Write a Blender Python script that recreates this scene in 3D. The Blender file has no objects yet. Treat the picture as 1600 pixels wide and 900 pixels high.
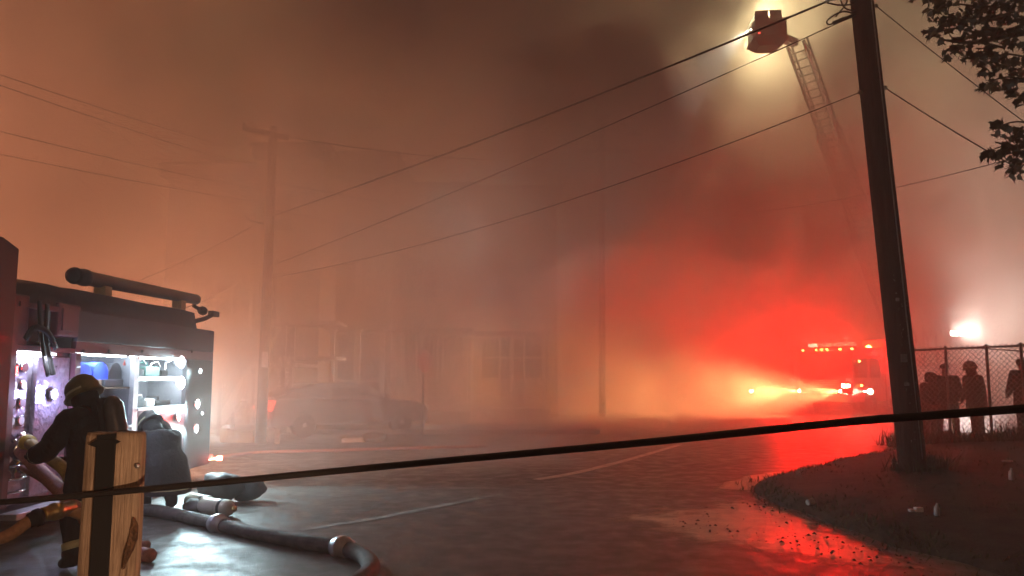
import bpy, bmesh, math, random
from mathutils import Vector, Matrix, noise
S = bpy.context.scene
C = S.collection
R = math.radians
V = Vector
random.seed(7)

# ------------------------------------------------------------------ camera
F = 1150.0                       # focal length in photo pixels (1600 wide)
PITCH = R(6.0); CAMH = 1.6; SH = 19.0
cam = bpy.data.cameras.new('camera'); camo = bpy.data.objects.new('camera', cam); C.objects.link(camo)
S.camera = camo
cam.sensor_width = 36.0; cam.lens = 36.0 * F / 1600.0; cam.shift_y = SH / 1600.0
cam.clip_start = 0.05; cam.clip_end = 2000
camo.location = (0, 0, CAMH); camo.rotation_euler = (R(90) + PITCH, 0, 0)

# ------------------------------------------------------------------ night sky
world = bpy.data.worlds.new('World'); S.world = world; world.use_nodes = True
wn = world.node_tree
sky = wn.nodes.new('ShaderNodeTexSky'); sky.sky_type = 'NISHITA'; sky.sun_disc = False
sky.sun_elevation = R(-4.0); sky.sun_rotation = R(180)
wn.links.new(sky.outputs[0], wn.nodes['Background'].inputs[0])
wn.nodes['Background'].inputs[1].default_value = 0.15

S.view_settings.view_transform = 'Standard'; S.view_settings.look = 'None'
S.view_settings.exposure = 0.0; S.view_settings.gamma = 1.0
S.render.engine = 'CYCLES'
S.cycles.volume_bounces = 2; S.cycles.max_bounces = 6; S.cycles.diffuse_bounces = 2; S.cycles.glossy_bounces = 2
S.cycles.transparent_max_bounces = 12
S.cycles.sample_clamp_indirect = 3.0
S.cycles.volume_step_rate = 2.0; S.cycles.volume_max_steps = 128
S.cycles.use_denoising = True
S.cycles.use_adaptive_sampling = True; S.cycles.adaptive_threshold = 0.14; S.cycles.adaptive_min_samples = 16

# ------------------------------------------------------------------ pixel helpers (photo pixel -> point at a real distance)
CP, SP = math.cos(PITCH), math.sin(PITCH)
def ray(px, py):
    u = (px - 800) / F; v = (450 + SH - py) / F
    return V((u, CP - v * SP, SP + v * CP))
def at(px, py, Y):
    d = ray(px, py); t = Y / d.y
    return V((d.x * t, Y, CAMH + d.z * t))
def gnd(px, py, z=0.0):
    d = ray(px, py); t = (z - CAMH) / d.z
    return V((d.x * t, d.y * t, z))
def onx(px, py, X):
    d = ray(px, py); t = X / d.x
    return V((X, d.y * t, CAMH + d.z * t))

# ------------------------------------------------------------------ materials
MATS = {}
def mat(name, col, rough=.6, metal=0., var=.25, scale=5., bump=0., bscale=40., coat=0., emit=None, es=0., alpha=None, spec=.5):
    if name in MATS: return MATS[name]
    m = bpy.data.materials.new(name); m.use_nodes = True; nt = m.node_tree
    b = nt.nodes['Principled BSDF']
    b.inputs['Roughness'].default_value = rough; b.inputs['Metallic'].default_value = metal
    b.inputs['Coat Weight'].default_value = coat; b.inputs['Specular IOR Level'].default_value = spec
    tc = nt.nodes.new('ShaderNodeTexCoord')
    if var > 0:
        n = nt.nodes.new('ShaderNodeTexNoise'); n.inputs['Scale'].default_value = scale; n.inputs['Detail'].default_value = 5
        n.inputs['Roughness'].default_value = .65
        nt.links.new(tc.outputs['Object'], n.inputs['Vector'])
        r = nt.nodes.new('ShaderNodeValToRGB'); e = r.color_ramp.elements
        e[0].position = .32; e[1].position = .7
        e[0].color = (*[c * (1 - var) for c in col], 1); e[1].color = (*[min(1, c * (1 + var)) for c in col], 1)
        nt.links.new(n.outputs['Fac'], r.inputs[0]); nt.links.new(r.outputs[0], b.inputs['Base Color'])
        mr = nt.nodes.new('ShaderNodeMapRange'); mr.inputs[3].default_value = max(0, rough - .1); mr.inputs[4].default_value = min(1, rough + .12)
        nt.links.new(n.outputs['Fac'], mr.inputs[0]); nt.links.new(mr.outputs[0], b.inputs['Roughness'])
    else:
        b.inputs['Base Color'].default_value = (*col, 1)
    if bump > 0:
        n2 = nt.nodes.new('ShaderNodeTexNoise'); n2.inputs['Scale'].default_value = bscale; n2.inputs['Detail'].default_value = 4
        nt.links.new(tc.outputs['Object'], n2.inputs['Vector'])
        bp = nt.nodes.new('ShaderNodeBump'); bp.inputs['Strength'].default_value = bump; bp.inputs['Distance'].default_value = .02
        nt.links.new(n2.outputs['Fac'], bp.inputs['Height']); nt.links.new(bp.outputs[0], b.inputs['Normal'])
    if emit:
        b.inputs['Emission Color'].default_value = (*emit, 1); b.inputs['Emission Strength'].default_value = es
        m.cycles.emission_sampling = 'NONE'
    MATS[name] = m
    return m

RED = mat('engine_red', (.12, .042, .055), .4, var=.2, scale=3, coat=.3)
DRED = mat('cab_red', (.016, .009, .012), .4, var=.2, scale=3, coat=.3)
DARKPANEL = mat('dark_panel', (.035, .04, .05), .5, var=.3, scale=4)
VINYL = mat('black_vinyl', (.022, .022, .026), .6, var=.3, scale=8, bump=.4, bscale=12)
BLACK = mat('black_rubber', (.015, .015, .016), .7, var=.3, scale=20)
STEEL = mat('brushed_steel', (.55, .55, .57), .32, .9, var=.2, scale=10)
CHROME = mat('chrome', (.7, .7, .72), .15, 1, var=.1)
ALU = mat('aluminium', (.6, .6, .62), .4, .7, var=.2, scale=8)
INTERIOR = mat('compartment_interior', (.22, .24, .27), .45, .3, var=.2, scale=5)
WHITE = mat('white_paint', (.75, .75, .73), .5, var=.1)
GALV = mat('galvanised_steel', (.3, .3, .3), .5, .6, var=.3, scale=30)
BLUE = mat('blue_nylon', (.02, .06, .55), .7, var=.3, scale=12)
BROWN = mat('brown_canvas', (.16, .1, .06), .8, var=.3, scale=12)
YEL = mat('yellow_plastic', (.6, .5, .06), .45, var=.2)
BRASS = mat('brass', (.6, .42, .15), .3, .9, var=.25, scale=20)
HOSEY = mat('hose_yellow', (.42, .33, .12), .8, var=.25, scale=30, bump=.4, bscale=200)
HOSEP = mat('hose_pink', (.5, .24, .2), .75, var=.25, scale=30, bump=.4, bscale=200)
HOSEG = mat('hose_grey', (.1, .09, .08), .7, var=.55, scale=9, bump=.8, bscale=120)
COAT = mat('turnout_black', (.012, .012, .015), .85, var=.35, scale=15, bump=.5, bscale=30)
TRIM = mat('reflective_trim', (.5, .5, .3), .35, var=.2)
SKIN = mat('skin', (.4, .24, .18), .55, var=.15)
GLASS = mat('dark_glass', (.02, .025, .03), .08, var=0)
WOODPOLE = mat('pole_wood', (.03, .019, .014), .85, var=.4, scale=9, bump=.8, bscale=30)
WIREM = mat('wire_black', (.02, .018, .016), .5, var=.2)
TIRE = mat('tyre_rubber', (.018, .018, .018), .8, var=.2)
def pole_bump():
    nt = WOODPOLE.node_tree; L = nt.links.new; tc = nt.nodes.new('ShaderNodeTexCoord'); mp = nt.nodes.new('ShaderNodeMapping'); mp.inputs['Scale'].default_value = (34, 34, 1.1); L(tc.outputs['Object'], mp.inputs[0])
    n = nt.nodes.new('ShaderNodeTexNoise'); n.inputs['Scale'].default_value = 1.; n.inputs['Detail'].default_value = 6; n.inputs['Roughness'].default_value = .7; L(mp.outputs[0], n.inputs['Vector'])
    bp = nt.nodes.new('ShaderNodeBump'); bp.inputs['Strength'].default_value = 1.; bp.inputs['Distance'].default_value = .03; L(n.outputs['Fac'], bp.inputs['Height']); L(bp.outputs[0], nt.nodes['Principled BSDF'].inputs['Normal'])
    r = nt.nodes.new('ShaderNodeValToRGB'); e = r.color_ramp.elements; e[0].position = .3; e[0].color = (.012, .008, .006, 1); e[1].position = .7; e[1].color = (.06, .036, .026, 1); L(n.outputs['Fac'], r.inputs[0]); L(r.outputs[0], nt.nodes['Principled BSDF'].inputs['Base Color'])
pole_bump()
def lamp_mat(name, col, es): return mat(name, (.8, .8, .8), .3, var=0, emit=col, es=es)
L_WHITE = lamp_mat('lamp_white', (.85, .95, 1), 30)
L_BLUEW = lamp_mat('lamp_bluewhite', (.75, .8, 1), 30)
L_WARM = lamp_mat('lamp_warm', (1, .72, .35), 40)
L_RED = lamp_mat('lamp_red', (1, .03, .02), 18)
L_REDHOT = lamp_mat('lamp_red_hot', (1, .25, .15), 25)
L_AMBER = lamp_mat('lamp_amber', (1, .5, .08), 40)
L_HEAD = lamp_mat('lamp_head', (1, .85, .55), 60)

# ------------------------------------------------------------------ mesh builder
class MB:
    def __init__(s): s.v = []; s.f = []
    def add(s, vs, fs):
        o = len(s.v); s.v += [V(v) for v in vs]; s.f += [tuple(i + o for i in f) for f in fs]; return s
    def box(s, a, b, bev=0.0, M=None):
        x0, y0, z0 = [min(a[i], b[i]) for i in range(3)]; x1, y1, z1 = [max(a[i], b[i]) for i in range(3)]
        if bev <= 0:
            vs = [(x, y, z) for z in (z0, z1) for y in (y0, y1) for x in (x0, x1)]
            fs = [(0, 2, 3, 1), (4, 5, 7, 6), (0, 1, 5, 4), (2, 6, 7, 3), (0, 4, 6, 2), (1, 3, 7, 5)]
        else:
            bm = bmesh.new(); bmesh.ops.create_cube(bm, size=1)
            for v in bm.verts:
                v.co = V((x1 if v.co.x > 0 else x0, y1 if v.co.y > 0 else y0, z1 if v.co.z > 0 else z0))
            w = min(bev, .45 * min(x1 - x0, y1 - y0, z1 - z0))
            bmesh.ops.bevel(bm, geom=bm.edges[:], offset=w, segments=2, affect='EDGES', profile=.6)
            bm.verts.index_update(); vs = [v.co.copy() for v in bm.verts]; fs = [tuple(v.index for v in f.verts) for f in bm.faces]; bm.free()
        if M: vs = [M @ V(v) for v in vs]
        return s.add(vs, fs)
    def obox(s, c, ax, ay, az, h):            # oriented box: centre, three unit axes, half sizes
        c = V(c); vs = []
        for k in (-1, 1):
            for j in (-1, 1):
                for i in (-1, 1): vs.append(c + V(ax) * i * h[0] + V(ay) * j * h[1] + V(az) * k * h[2])
        return s.add(vs, [(0, 2, 3, 1), (4, 5, 7, 6), (0, 1, 5, 4), (2, 6, 7, 3), (0, 4, 6, 2), (1, 3, 7, 5)])
    def bar(s, a, b, w, h=None, up=V((0, 0, 1))):
        a = V(a); b = V(b); d = (b - a); L = d.length; d.normalize()
        sd = d.cross(up)
        if sd.length < 1e-4: sd = d.cross(V((1, 0, 0)))
        sd.normalize(); u = sd.cross(d)
        return s.obox((a + b) / 2, d, sd, u, (L / 2, w / 2, (h or w) / 2))
    def tube(s, pts, r, n=8, cap=True, ell=None):
        pts = [V(p) for p in pts]; N = len(pts)
        rs = r if isinstance(r, (list, tuple)) else [r] * N
        rings = []; up = None
        for i, p in enumerate(pts):
            d = (pts[min(i + 1, N - 1)] - pts[max(i - 1, 0)]).normalized()
            if up is None:
                up = V((0, 0, 1)) if abs(d.z) < .9 else V((0, 1, 0))
            sd = d.cross(up).normalized(); up2 = sd.cross(d).normalized(); up = up2
            rr = rs[i]; rx, ry = rr if isinstance(rr, (list, tuple)) else (rr, rr)
            rings.append([p + sd * math.cos(2 * math.pi * k / n) * rx + up2 * math.sin(2 * math.pi * k / n) * ry for k in range(n)])
        vs = [v for g in rings for v in g]
        fs = [(i * n + k, i * n + (k + 1) % n, (i + 1) * n + (k + 1) % n, (i + 1) * n + k) for i in range(N - 1) for k in range(n)]
        if cap: fs += [tuple(range(n - 1, -1, -1)), tuple((N - 1) * n + k for k in range(n))]
        return s.add(vs, fs)
    def lathe(s, base, axis, prof, n=16):      # prof: list of (distance along axis, radius)
        axis = V(axis).normalized(); base = V(base)
        ref = V((0, 0, 1)) if abs(axis.z) < .9 else V((1, 0, 0))
        a = axis.cross(ref).normalized(); b = axis.cross(a)
        vs = []; N = len(prof)
        for t, r in prof:
            for k in range(n):
                an = 2 * math.pi * k / n
                vs.append(base + axis * t + (a * math.cos(an) + b * math.sin(an)) * max(r, 1e-4))
        fs = [(i * n + k, i * n + (k + 1) % n, (i + 1) * n + (k + 1) % n, (i + 1) * n + k) for i in range(N - 1) for k in range(n)]
        fs += [tuple(range(n - 1, -1, -1)), tuple((N - 1) * n + k for k in range(n))]
        return s.add(vs, fs)
    def prism(s, poly, off):                   # poly: list of points, off: extrusion vector
        n = len(poly); off = V(off); p = [V(q) for q in poly]
        return s.add(p + [q + off for q in p], [tuple(range(n - 1, -1, -1)), tuple(range(n, 2 * n))] + [(i, (i + 1) % n, n + (i + 1) % n, n + i) for i in range(n)])
    def ball(s, c, r, n=10, m=7):
        rx, ry, rz = r if isinstance(r, (list, tuple)) else (r, r, r); c = V(c); vs = []
        for i in range(1, m):
            t = math.pi * i / m
            for k in range(n): vs.append(c + V((rx * math.sin(t) * math.cos(2 * math.pi * k / n), ry * math.sin(t) * math.sin(2 * math.pi * k / n), rz * math.cos(t))))
        vs += [c + V((0, 0, rz)), c - V((0, 0, rz))]; T = len(vs) - 2
        fs = [(i * n + k, (i + 1) * n + k, (i + 1) * n + (k + 1) % n, i * n + (k + 1) % n) for i in range(m - 2) for k in range(n)]
        fs += [(T, k, (k + 1) % n) for k in range(n)] + [(T + 1, (m - 2) * n + (k + 1) % n, (m - 2) * n + k) for k in range(n)]
        return s.add(vs, fs)

def wloc(o):
    p = V((0, 0, 0))
    while o is not None: p = p + V(o.location); o = o.parent
    return p
def obj(name, mb, m, parent=None, smooth=False, local=False):
    vs = mb.v
    me = bpy.data.meshes.new(name)
    if parent is not None:
        off = V((0, 0, 0)) if local else wloc(parent)
    elif local: off = V((0, 0, 0))
    else:
        xs = [v.x for v in vs]; ys = [v.y for v in vs]
        off = V(((min(xs) + max(xs)) / 2, (min(ys) + max(ys)) / 2, min(v.z for v in vs)))
    me.from_pydata([tuple(v - off) for v in vs], [], mb.f); me.update()
    bm = bmesh.new(); bm.from_mesh(me); bmesh.ops.recalc_face_normals(bm, faces=bm.faces[:]); bm.to_mesh(me); bm.free()
    if smooth:
        me.polygons.foreach_set('use_smooth', [True] * len(me.polygons))
    if m: me.materials.append(m)
    o = bpy.data.objects.new(name, me); C.objects.link(o)
    if parent is not None: o.parent = parent
    elif not local: o.location = off
    return o
def tag(o, label, cat, group=None):
    o['label'] = label; o['category'] = cat
    if group: o['group'] = group
    return o
def thing(name, label, cat, loc=(0, 0, 0), rz=0, group=None):
    o = bpy.data.objects.new(name, None); C.objects.link(o); o.empty_display_size = .3
    o.location = loc; o.rotation_euler = (0, 0, rz)
    return tag(o, label, cat, group)
def struct(o, kind='structure'): o['kind'] = kind; return o
def light(kind, loc, col, e, parent=None, r=.06, aim=None, cone=60, blend=.6, size=.2, sy=None, local=False):
    l = bpy.data.lights.new(kind.lower() + '_light', kind); l.energy = e; l.color = col
    if kind == 'AREA':
        l.shape = 'RECTANGLE'; l.size = size; l.size_y = sy or size
    else: l.shadow_soft_size = r
    if kind == 'SPOT': l.spot_size = R(cone); l.spot_blend = blend
    o = bpy.data.objects.new(l.name, l); C.objects.link(o)
    if parent is not None and not local: loc = V(loc) - wloc(parent)
    o.location = loc
    if parent is not None: o.parent = parent
    if aim is not None: o.rotation_euler = V(aim).to_track_quat('-Z', 'Y').to_euler()
    return o
def spline(pts, k=8):
    pts = [V(p) for p in pts]; out = []
    P = [pts[0] * 2 - pts[1]] + pts + [pts[-1] * 2 - pts[-2]]
    for i in range(1, len(P) - 2):
        for j in range(k):
            t = j / k; a, b, c, d = P[i - 1], P[i], P[i + 1], P[i + 2]
            out.append(.5 * ((2 * b) + (c - a) * t + (2 * a - 5 * b + 4 * c - d) * t * t + (3 * b - a - 3 * c + d) * t ** 3))
    out.append(pts[-1]); return out

# ================================================================== GROUND, ROAD, VERGE
def road_material():
    m = bpy.data.materials.new('asphalt'); m.use_nodes = True; nt = m.node_tree; b = nt.nodes['Principled BSDF']; L = nt.links.new
    tc = nt.nodes.new('ShaderNodeTexCoord')
    def nz(sc, det=5, ro=.6):
        n = nt.nodes.new('ShaderNodeTexNoise'); n.inputs['Scale'].default_value = sc; n.inputs['Detail'].default_value = det; n.inputs['Roughness'].default_value = ro
        L(tc.outputs['Object'], n.inputs['Vector']); return n
    big = nz(.35); mid = nz(3.5); fine = nz(90, 3, .7)
    r = nt.nodes.new('ShaderNodeValToRGB'); e = r.color_ramp.elements
    e[0].position = .3; e[0].color = (.04, .038, .036, 1); e[1].position = .75; e[1].color = (.105, .095, .084, 1)
    L(big.outputs['Fac'], r.inputs[0])
    mx = nt.nodes.new('ShaderNodeMixRGB'); mx.blend_type = 'OVERLAY'; mx.inputs[0].default_value = .7
    L(r.outputs[0], mx.inputs[1]); L(fine.outputs['Fac'], mx.inputs[2])
    L(mx.outputs[0], b.inputs['Base Color'])
    mr = nt.nodes.new('ShaderNodeMapRange'); mr.inputs[1].default_value = .35; mr.inputs[2].default_value = .65; mr.inputs[3].default_value = .3; mr.inputs[4].default_value = .62
    L(mid.outputs['Fac'], mr.inputs[0]); L(mr.outputs[0], b.inputs['Roughness'])
    bp = nt.nodes.new('ShaderNodeBump'); bp.inputs['Strength'].default_value = .5; bp.inputs['Distance'].default_value = .008
    vo = nt.nodes.new('ShaderNodeTexVoronoi'); vo.inputs['Scale'].default_value = 95; L(tc.outputs['Object'], vo.inputs['Vector'])
    L(vo.outputs['Distance'], bp.inputs['Height']); L(bp.outputs[0], b.inputs['Normal'])
    return m
ROADM = road_material()
SOIL = mat('verge_soil', (.05, .04, .028), .95, var=.5, scale=4, bump=1., bscale=25)
PAINT = mat('worn_road_paint', (.24, .23, .21), .7, var=.7, scale=7, bump=.3, bscale=60)
CONC = mat('concrete', (.25, .24, .22), .85, var=.3, scale=3, bump=.4, bscale=40)

g = MB().add([(-95, -30, 0), (95, -30, 0), (95, 140, 0), (-95, 140, 0)], [(0, 1, 2, 3)])
road = struct(obj('road', g, ROADM, local=True))

# raised verge on the right: edge follows the kerbless street corner
EDGE = spline([(6.6, -8, 0), (5.6, 0, 0), (4.7, 4, 0), (3.95, 6.2, 0), (3.62, 7.6, 0), (3.45, 8.8, 0), (3.36, 10.2, 0), (3.7, 11.3, 0), (4.9, 12.8, 0), (6.7, 14.7, 0), (8.9, 16.9, 0), (13, 20.6, 0), (20, 26.5, 0), (34, 38, 0), (60, 60, 0)], 6)
def verge():
    mb = MB(); cols = []
    offs = [0, .12, .35, .8, 1.6, 2.8, 4.5, 7, 11, 18, 30]
    hts = [0.0, .05, .09, .13, .2, .27, .32, .35, .36, .36, .36]
    pts = EDGE; N = len(pts)
    for i, p in enumerate(pts):
        col = []
        for o_, h in zip(offs, hts):
            # fan away from the street towards a point deep in the verge
            q = V((26, 8, 0)); d = (q - p); L = d.length
            pp = p + d * min(.96, o_ / 24.0)
            n = noise.noise(V((pp.x * .8, pp.y * .8, 1.3))) * .05 + noise.noise(V((pp.x * 3, pp.y * 3, 4))) * .025
            if o_ == 0: pp = pp + V((noise.noise(V((p.y * 1.3, 0, 2))) * .12, noise.noise(V((p.y * 1.3, 5, 2))) * .1, 0))
            col.append(V((pp.x, pp.y, h + (n if o_ > 0 else 0) + (.002 if o_ == 0 else .012))))
        cols.append(col)
    M_ = len(offs)
    vs = [v for c in cols for v in c]
    fs = [(i * M_ + j, i * M_ + j + 1, (i + 1) * M_ + j + 1, (i + 1) * M_ + j) for i in range(N - 1) for j in range(M_ - 1)]
    return mb.add(vs, fs), cols
vmb, VC = verge()
vg = struct(obj('verge', vmb, SOIL, local=True, smooth=True))
from mathutils.bvhtree import BVHTree
VBVH = BVHTree.FromPolygons([tuple(v) for v in vmb.v], vmb.f)
def vz(x, y):
    h = VBVH.ray_cast(V((x, y, 5)), V((0, 0, -1)))
    return h[0].z if h[0] is not None else 0.0

# sidewalk in front of the houses, with kerb
sw = MB().box((-40, 21.2, 0), (2.5, 23.6, .13), .02)
struct(obj('pavement', sw, CONC, local=True))

# sand washed into the gutter
def sand_material():
    m = mat('gutter_sand', (.42, .34, .24), .3, var=.5, scale=2.6, bump=.7, bscale=45); nt = m.node_tree; L = nt.links.new
    out = nt.nodes['Material Output']; b = nt.nodes['Principled BSDF']; tr = nt.nodes.new('ShaderNodeBsdfTransparent'); mx = nt.nodes.new('ShaderNodeMixShader')
    at_ = nt.nodes.new('ShaderNodeAttribute'); at_.attribute_name = 'cover'; tc = nt.nodes.new('ShaderNodeTexCoord')
    n = nt.nodes.new('ShaderNodeTexNoise'); n.inputs['Scale'].default_value = 2.4; n.inputs['Detail'].default_value = 7; n.inputs['Roughness'].default_value = .68; L(tc.outputs['Object'], n.inputs['Vector'])
    ad = nt.nodes.new('ShaderNodeMath'); ad.operation = 'MULTIPLY_ADD'; L(n.outputs['Fac'], ad.inputs[0]); ad.inputs[1].default_value = 1.5; L(at_.outputs['Fac'], ad.inputs[2])
    r = nt.nodes.new('ShaderNodeMapRange'); r.inputs[1].default_value = 1.05; r.inputs[2].default_value = 1.55; L(ad.outputs[0], r.inputs[0])
    L(r.outputs[0], mx.inputs[0]); L(tr.outputs[0], mx.inputs[1]); L(b.outputs[0], mx.inputs[2]); L(mx.outputs[0], out.inputs['Surface']); return m
def blob(name, pts, z):                      # sheet of washed-out sand, covering less towards its rim
    P = spline(pts + [pts[0]], 6)[:-1]; c = sum(P, V((0, 0, 0))) / len(P); n = len(P); fr = [1, .85, .65, .4, .15]
    vs = [V((c.x + (p.x - c.x) * f, c.y + (p.y - c.y) * f, z)) for f in fr for p in P] + [V((c.x, c.y, z))]
    fs = [(k * n + i, k * n + (i + 1) % n, (k + 1) * n + (i + 1) % n, (k + 1) * n + i) for k in range(len(fr) - 1) for i in range(n)] + [((len(fr) - 1) * n + i, (len(fr) - 1) * n + (i + 1) % n, len(fr) * n) for i in range(n)]
    o = struct(obj(name, MB().add(vs, fs), SAND, local=True), 'stuff')
    a = o.data.attributes.new('cover', 'FLOAT', 'POINT'); a.data.foreach_set('value', [v for f in fr for v in [min(1, (1 - f) * 1.7)] * n] + [1.])
    return o
SAND = sand_material()
blob('gutter_sand', [gnd(*p) for p in [(900, 800), (1040, 780), (1150, 768), (1262, 800), (1345, 832), (1450, 872), (1540, 915), (1330, 902), (1180, 872), (1000, 845)]], .004)
blob('sand_patch', [gnd(*p) for p in [(1080, 775), (1150, 742), (1235, 732), (1225, 752), (1190, 772)]], .004)

# painted markings
def ribbon(pts, w0, w1, z=.006):
    mb = MB(); P = spline(pts, 6); n = len(P); vs = []
    for i, p in enumerate(P):
        d = (P[min(i + 1, n - 1)] - P[max(i - 1, 0)]).normalized(); s = V((d.y, -d.x, 0)); w = (w0 + (w1 - w0) * i / (n - 1)) / 2
        jit = 1 + .25 * noise.noise(V((p.x * 3, p.y * 3, 0)))
        for q in (-1, 1): vs.append(V((p.x + s.x * w * q * jit, p.y + s.y * w * q * jit, z)))
    return mb.add(vs, [(2 * i, 2 * i + 1, 2 * i + 3, 2 * i + 2) for i in range(n - 1)])
rm = ribbon([gnd(837, 750), gnd(900, 739), gnd(980, 719), gnd(1062, 695)], .17, .16)
struct(obj('road_marking', rm, mat('road_paint_bright', (.55, .52, .46), .5, var=.4, scale=7, bump=.3, bscale=60), local=True))
for a in ([gnd(470, 829), gnd(600, 808), gnd(790, 771)], [gnd(338, 727), gnd(410, 723), gnd(487, 718)], [gnd(520, 716), gnd(620, 713), gnd(700, 711)], [gnd(770, 718), gnd(700, 727), gnd(620, 735)]):
    struct(obj('road_marking', ribbon(a, .2 if a[0].y > 12 else .1, .2 if a[0].y > 12 else .13), PAINT, local=True))

# dark crumbs and leaves scattered on the sand
mb = MB(); rr = random.Random(3)
A = [gnd(*p) for p in [(1060, 820), (1180, 790), (1300, 845), (1400, 885), (1230, 850)]]
for i in range(230):
    a, b = rr.choice(A), rr.choice(A); p = a.lerp(b, rr.random()) + V((rr.gauss(0, .25), rr.gauss(0, .2), 0))
    if vz(p.x, p.y) > .02: continue
    s = .004 + .026 * rr.random() ** 2.2; an = rr.random() * 6.28; q = V((math.cos(an), math.sin(an), 0)); w = V((-q.y, q.x, 0))
    c = p + V((0, 0, .012))
    mb.add([c - q * s, c + w * s * .6 + V((0, 0, s * .5)), c + q * s, c - w * s * .6 + V((0, 0, s * .2)), c + V((0, 0, s * .8))], [(0, 1, 4), (1, 2, 4), (2, 3, 4), (3, 0, 4), (0, 3, 2, 1)])
struct(obj('gutter_debris', mb, mat('debris', (.03, .02, .015), .9, var=.6, scale=30), local=True), 'stuff')

# short scrubby grass over the verge
mb = MB(); rr = random.Random(5)
for i in range(8000):
    t = rr.random() ** 1.6
    Y = 5.5 + 13 * t; X = rr.uniform(3.3, 3.5 + Y * .75)
    z = vz(X, Y)
    if z < .03 or noise.noise(V((X * .9, Y * .9, 9))) < -.18 + .25 * rr.random(): continue
    h = rr.uniform(.015, .055); an = rr.random() * 6.28; w = .006 + .004 * rr.random()
    d = V((math.cos(an), math.sin(an), 0)); l = V((rr.gauss(0, .5), rr.gauss(0, .5), 1)) * h; b = V((X, Y, z - .005))
    mb.add([b - d * w, b + d * w, b + l * .6 + d * w * .6, b + l], [(0, 1, 2), (0, 2, 3)])
for i in range(2200):                       # ragged fringe along the street edge and weeds round the leaning pole
    if i < 1700:
        k = rr.randrange(8, 62); p = EDGE[k].lerp(EDGE[k + 1], rr.random()) + V((rr.gauss(.12, .16), rr.gauss(.0, .16), 0)); hh = rr.uniform(.02, .075) * (1 + noise.noise(p * 1.7))
    else:
        an = rr.random() * 6.28; q = abs(rr.gauss(.22, .12)); p = V((5.99 + math.cos(an) * q, 11.0 + math.sin(an) * q, 0)); hh = rr.uniform(.08, .32)
    z = vz(p.x, p.y)
    an = rr.random() * 6.28; w = .006 + .004 * rr.random(); d = V((math.cos(an), math.sin(an), 0)); l = V((rr.gauss(0, .45), rr.gauss(0, .45), 1)) * hh; b = V((p.x, p.y, z - .005))
    mb.add([b - d * w, b + d * w, b + l * .6 + d * w * .6, b + l], [(0, 1, 2), (0, 2, 3)])
fA, fB = at(1385, 549, 17.4), at(1700, 536, 15.4)
for i in range(3200):                       # taller weeds along the foot of the fence
    p = fA.lerp(fB, rr.random()); p = V((p.x + rr.gauss(0, .12), p.y + rr.gauss(-.1, .25), 0)); z = vz(p.x, p.y); hh = rr.uniform(.1, .45) * max(.15, .8 + noise.noise(V((p.x * 1.3, p.y, 2))))
    an = rr.random() * 6.28; w = .008 + .008 * rr.random(); d = V((math.cos(an), math.sin(an), 0)); l = V((rr.gauss(0, .4), rr.gauss(0, .4), 1)) * hh; b = V((p.x, p.y, z - .005))
    mb.add([b - d * w, b + d * w, b + l * .6 + d * w * .6, b + l], [(0, 1, 2), (0, 2, 3)])
struct(obj('grass', mb, mat('grass_blades', (.06, .065, .025), .8, var=.5, scale=2), local=True), 'stuff')

# ================================================================== FIRE ENGINE (left), parked along +Y, its side at X = EX
EX = -4.67
eng = thing('fire_engine', 'red fire engine with lit open compartments and a deck gun on its roof', 'fire engine', (EX - 1.2, 9.2, 0))
def eq(px, py): p = onx(px, py, EX); return p.y, p.z
def ebox(mb, px0, py0, px1, py1, d0, d1, bev=0.):     # box on the engine side from two photo pixels, depth d0..d1 outward
    y0, z0 = eq(px0, py0); y1, z1 = eq(px1, py1)
    return mb.box((EX + d0, y0, z0), (EX + d1, y1, z1), bev)
Y0, YR = eq(20, 590)[0], eq(332, 590)[0]
ZT = eq(332, 517)[1]; ZB = .28
yA, yB, yC, yD, yE = [eq(x, 590)[0] for x in (25, 117, 214, 291, 332)]
zc_top = eq(217, 557)[1]; zc_bot1 = eq(170, 668)[1]; zc_bot2 = eq(291, 632)[1]; zp_top = eq(117, 552)[1]; zp_bot = .55
th = .06; DEP = .55
# body shell: back, roof, floor, rear, lower side, frames round each opening
b = MB()
b.box((EX - 2.45, yA, ZB), (EX - 2.39, YR, ZT))                      # far side
b.box((EX - 2.39, yA, ZT - .05), (EX - .003, YR - .003, ZT))         # roof deck
b.box((EX - 2.39, YR - .06, ZB), (EX - .061, YR, ZT - .052))         # rear wall
b.box((EX - 2.39, yA, ZB), (EX - .061, YR - .062, ZB + .06))         # floor
obj('body_shell', b, RED, eng)
b = MB(); b.box((EX - DEP - .04, yA + .02, ZB + .06), (EX - DEP, YR - .064, ZT - .054)); obj('compartment_back', b, INTERIOR, eng)
# upper dark panel and red header under it
zh = eq(214, 541)[1]
b = MB(); b.box((EX - th, yB, zh + .003), (EX, yE, ZT), .01); obj('upper_panel', b, DARKPANEL, eng)
hd = MB(); hd.box((EX - th, yB, zc_top + .003), (EX - .004, yE, zh)); header = obj('header_rail', hd, RED, eng)
for px in (130, 170, 222, 300):
    y, z = eq(px, 549); bo = MB(); bo.lathe((EX - .004, y, z), (1, 0, 0), [(0, .022), (.012, .022), (.016, .012)], 10); obj('marker_stud', bo, BLACK, header)
b = MB(); b.box((EX - th, yB, ZB), (EX - .002, yB + .1, zc_top)); obj('door_post', b, RED, eng)
b = MB(); b.box((EX - th, yC - .06, ZB + .001), (EX - .002, yC + .05, zc_top)); obj('door_post', b, ALU, eng)
b = MB(); b.box((EX - th, yD, ZB), (EX - .001, yE, zc_top), .01); rear_panel = obj('rear_panel', b, DARKPANEL, eng)
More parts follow.
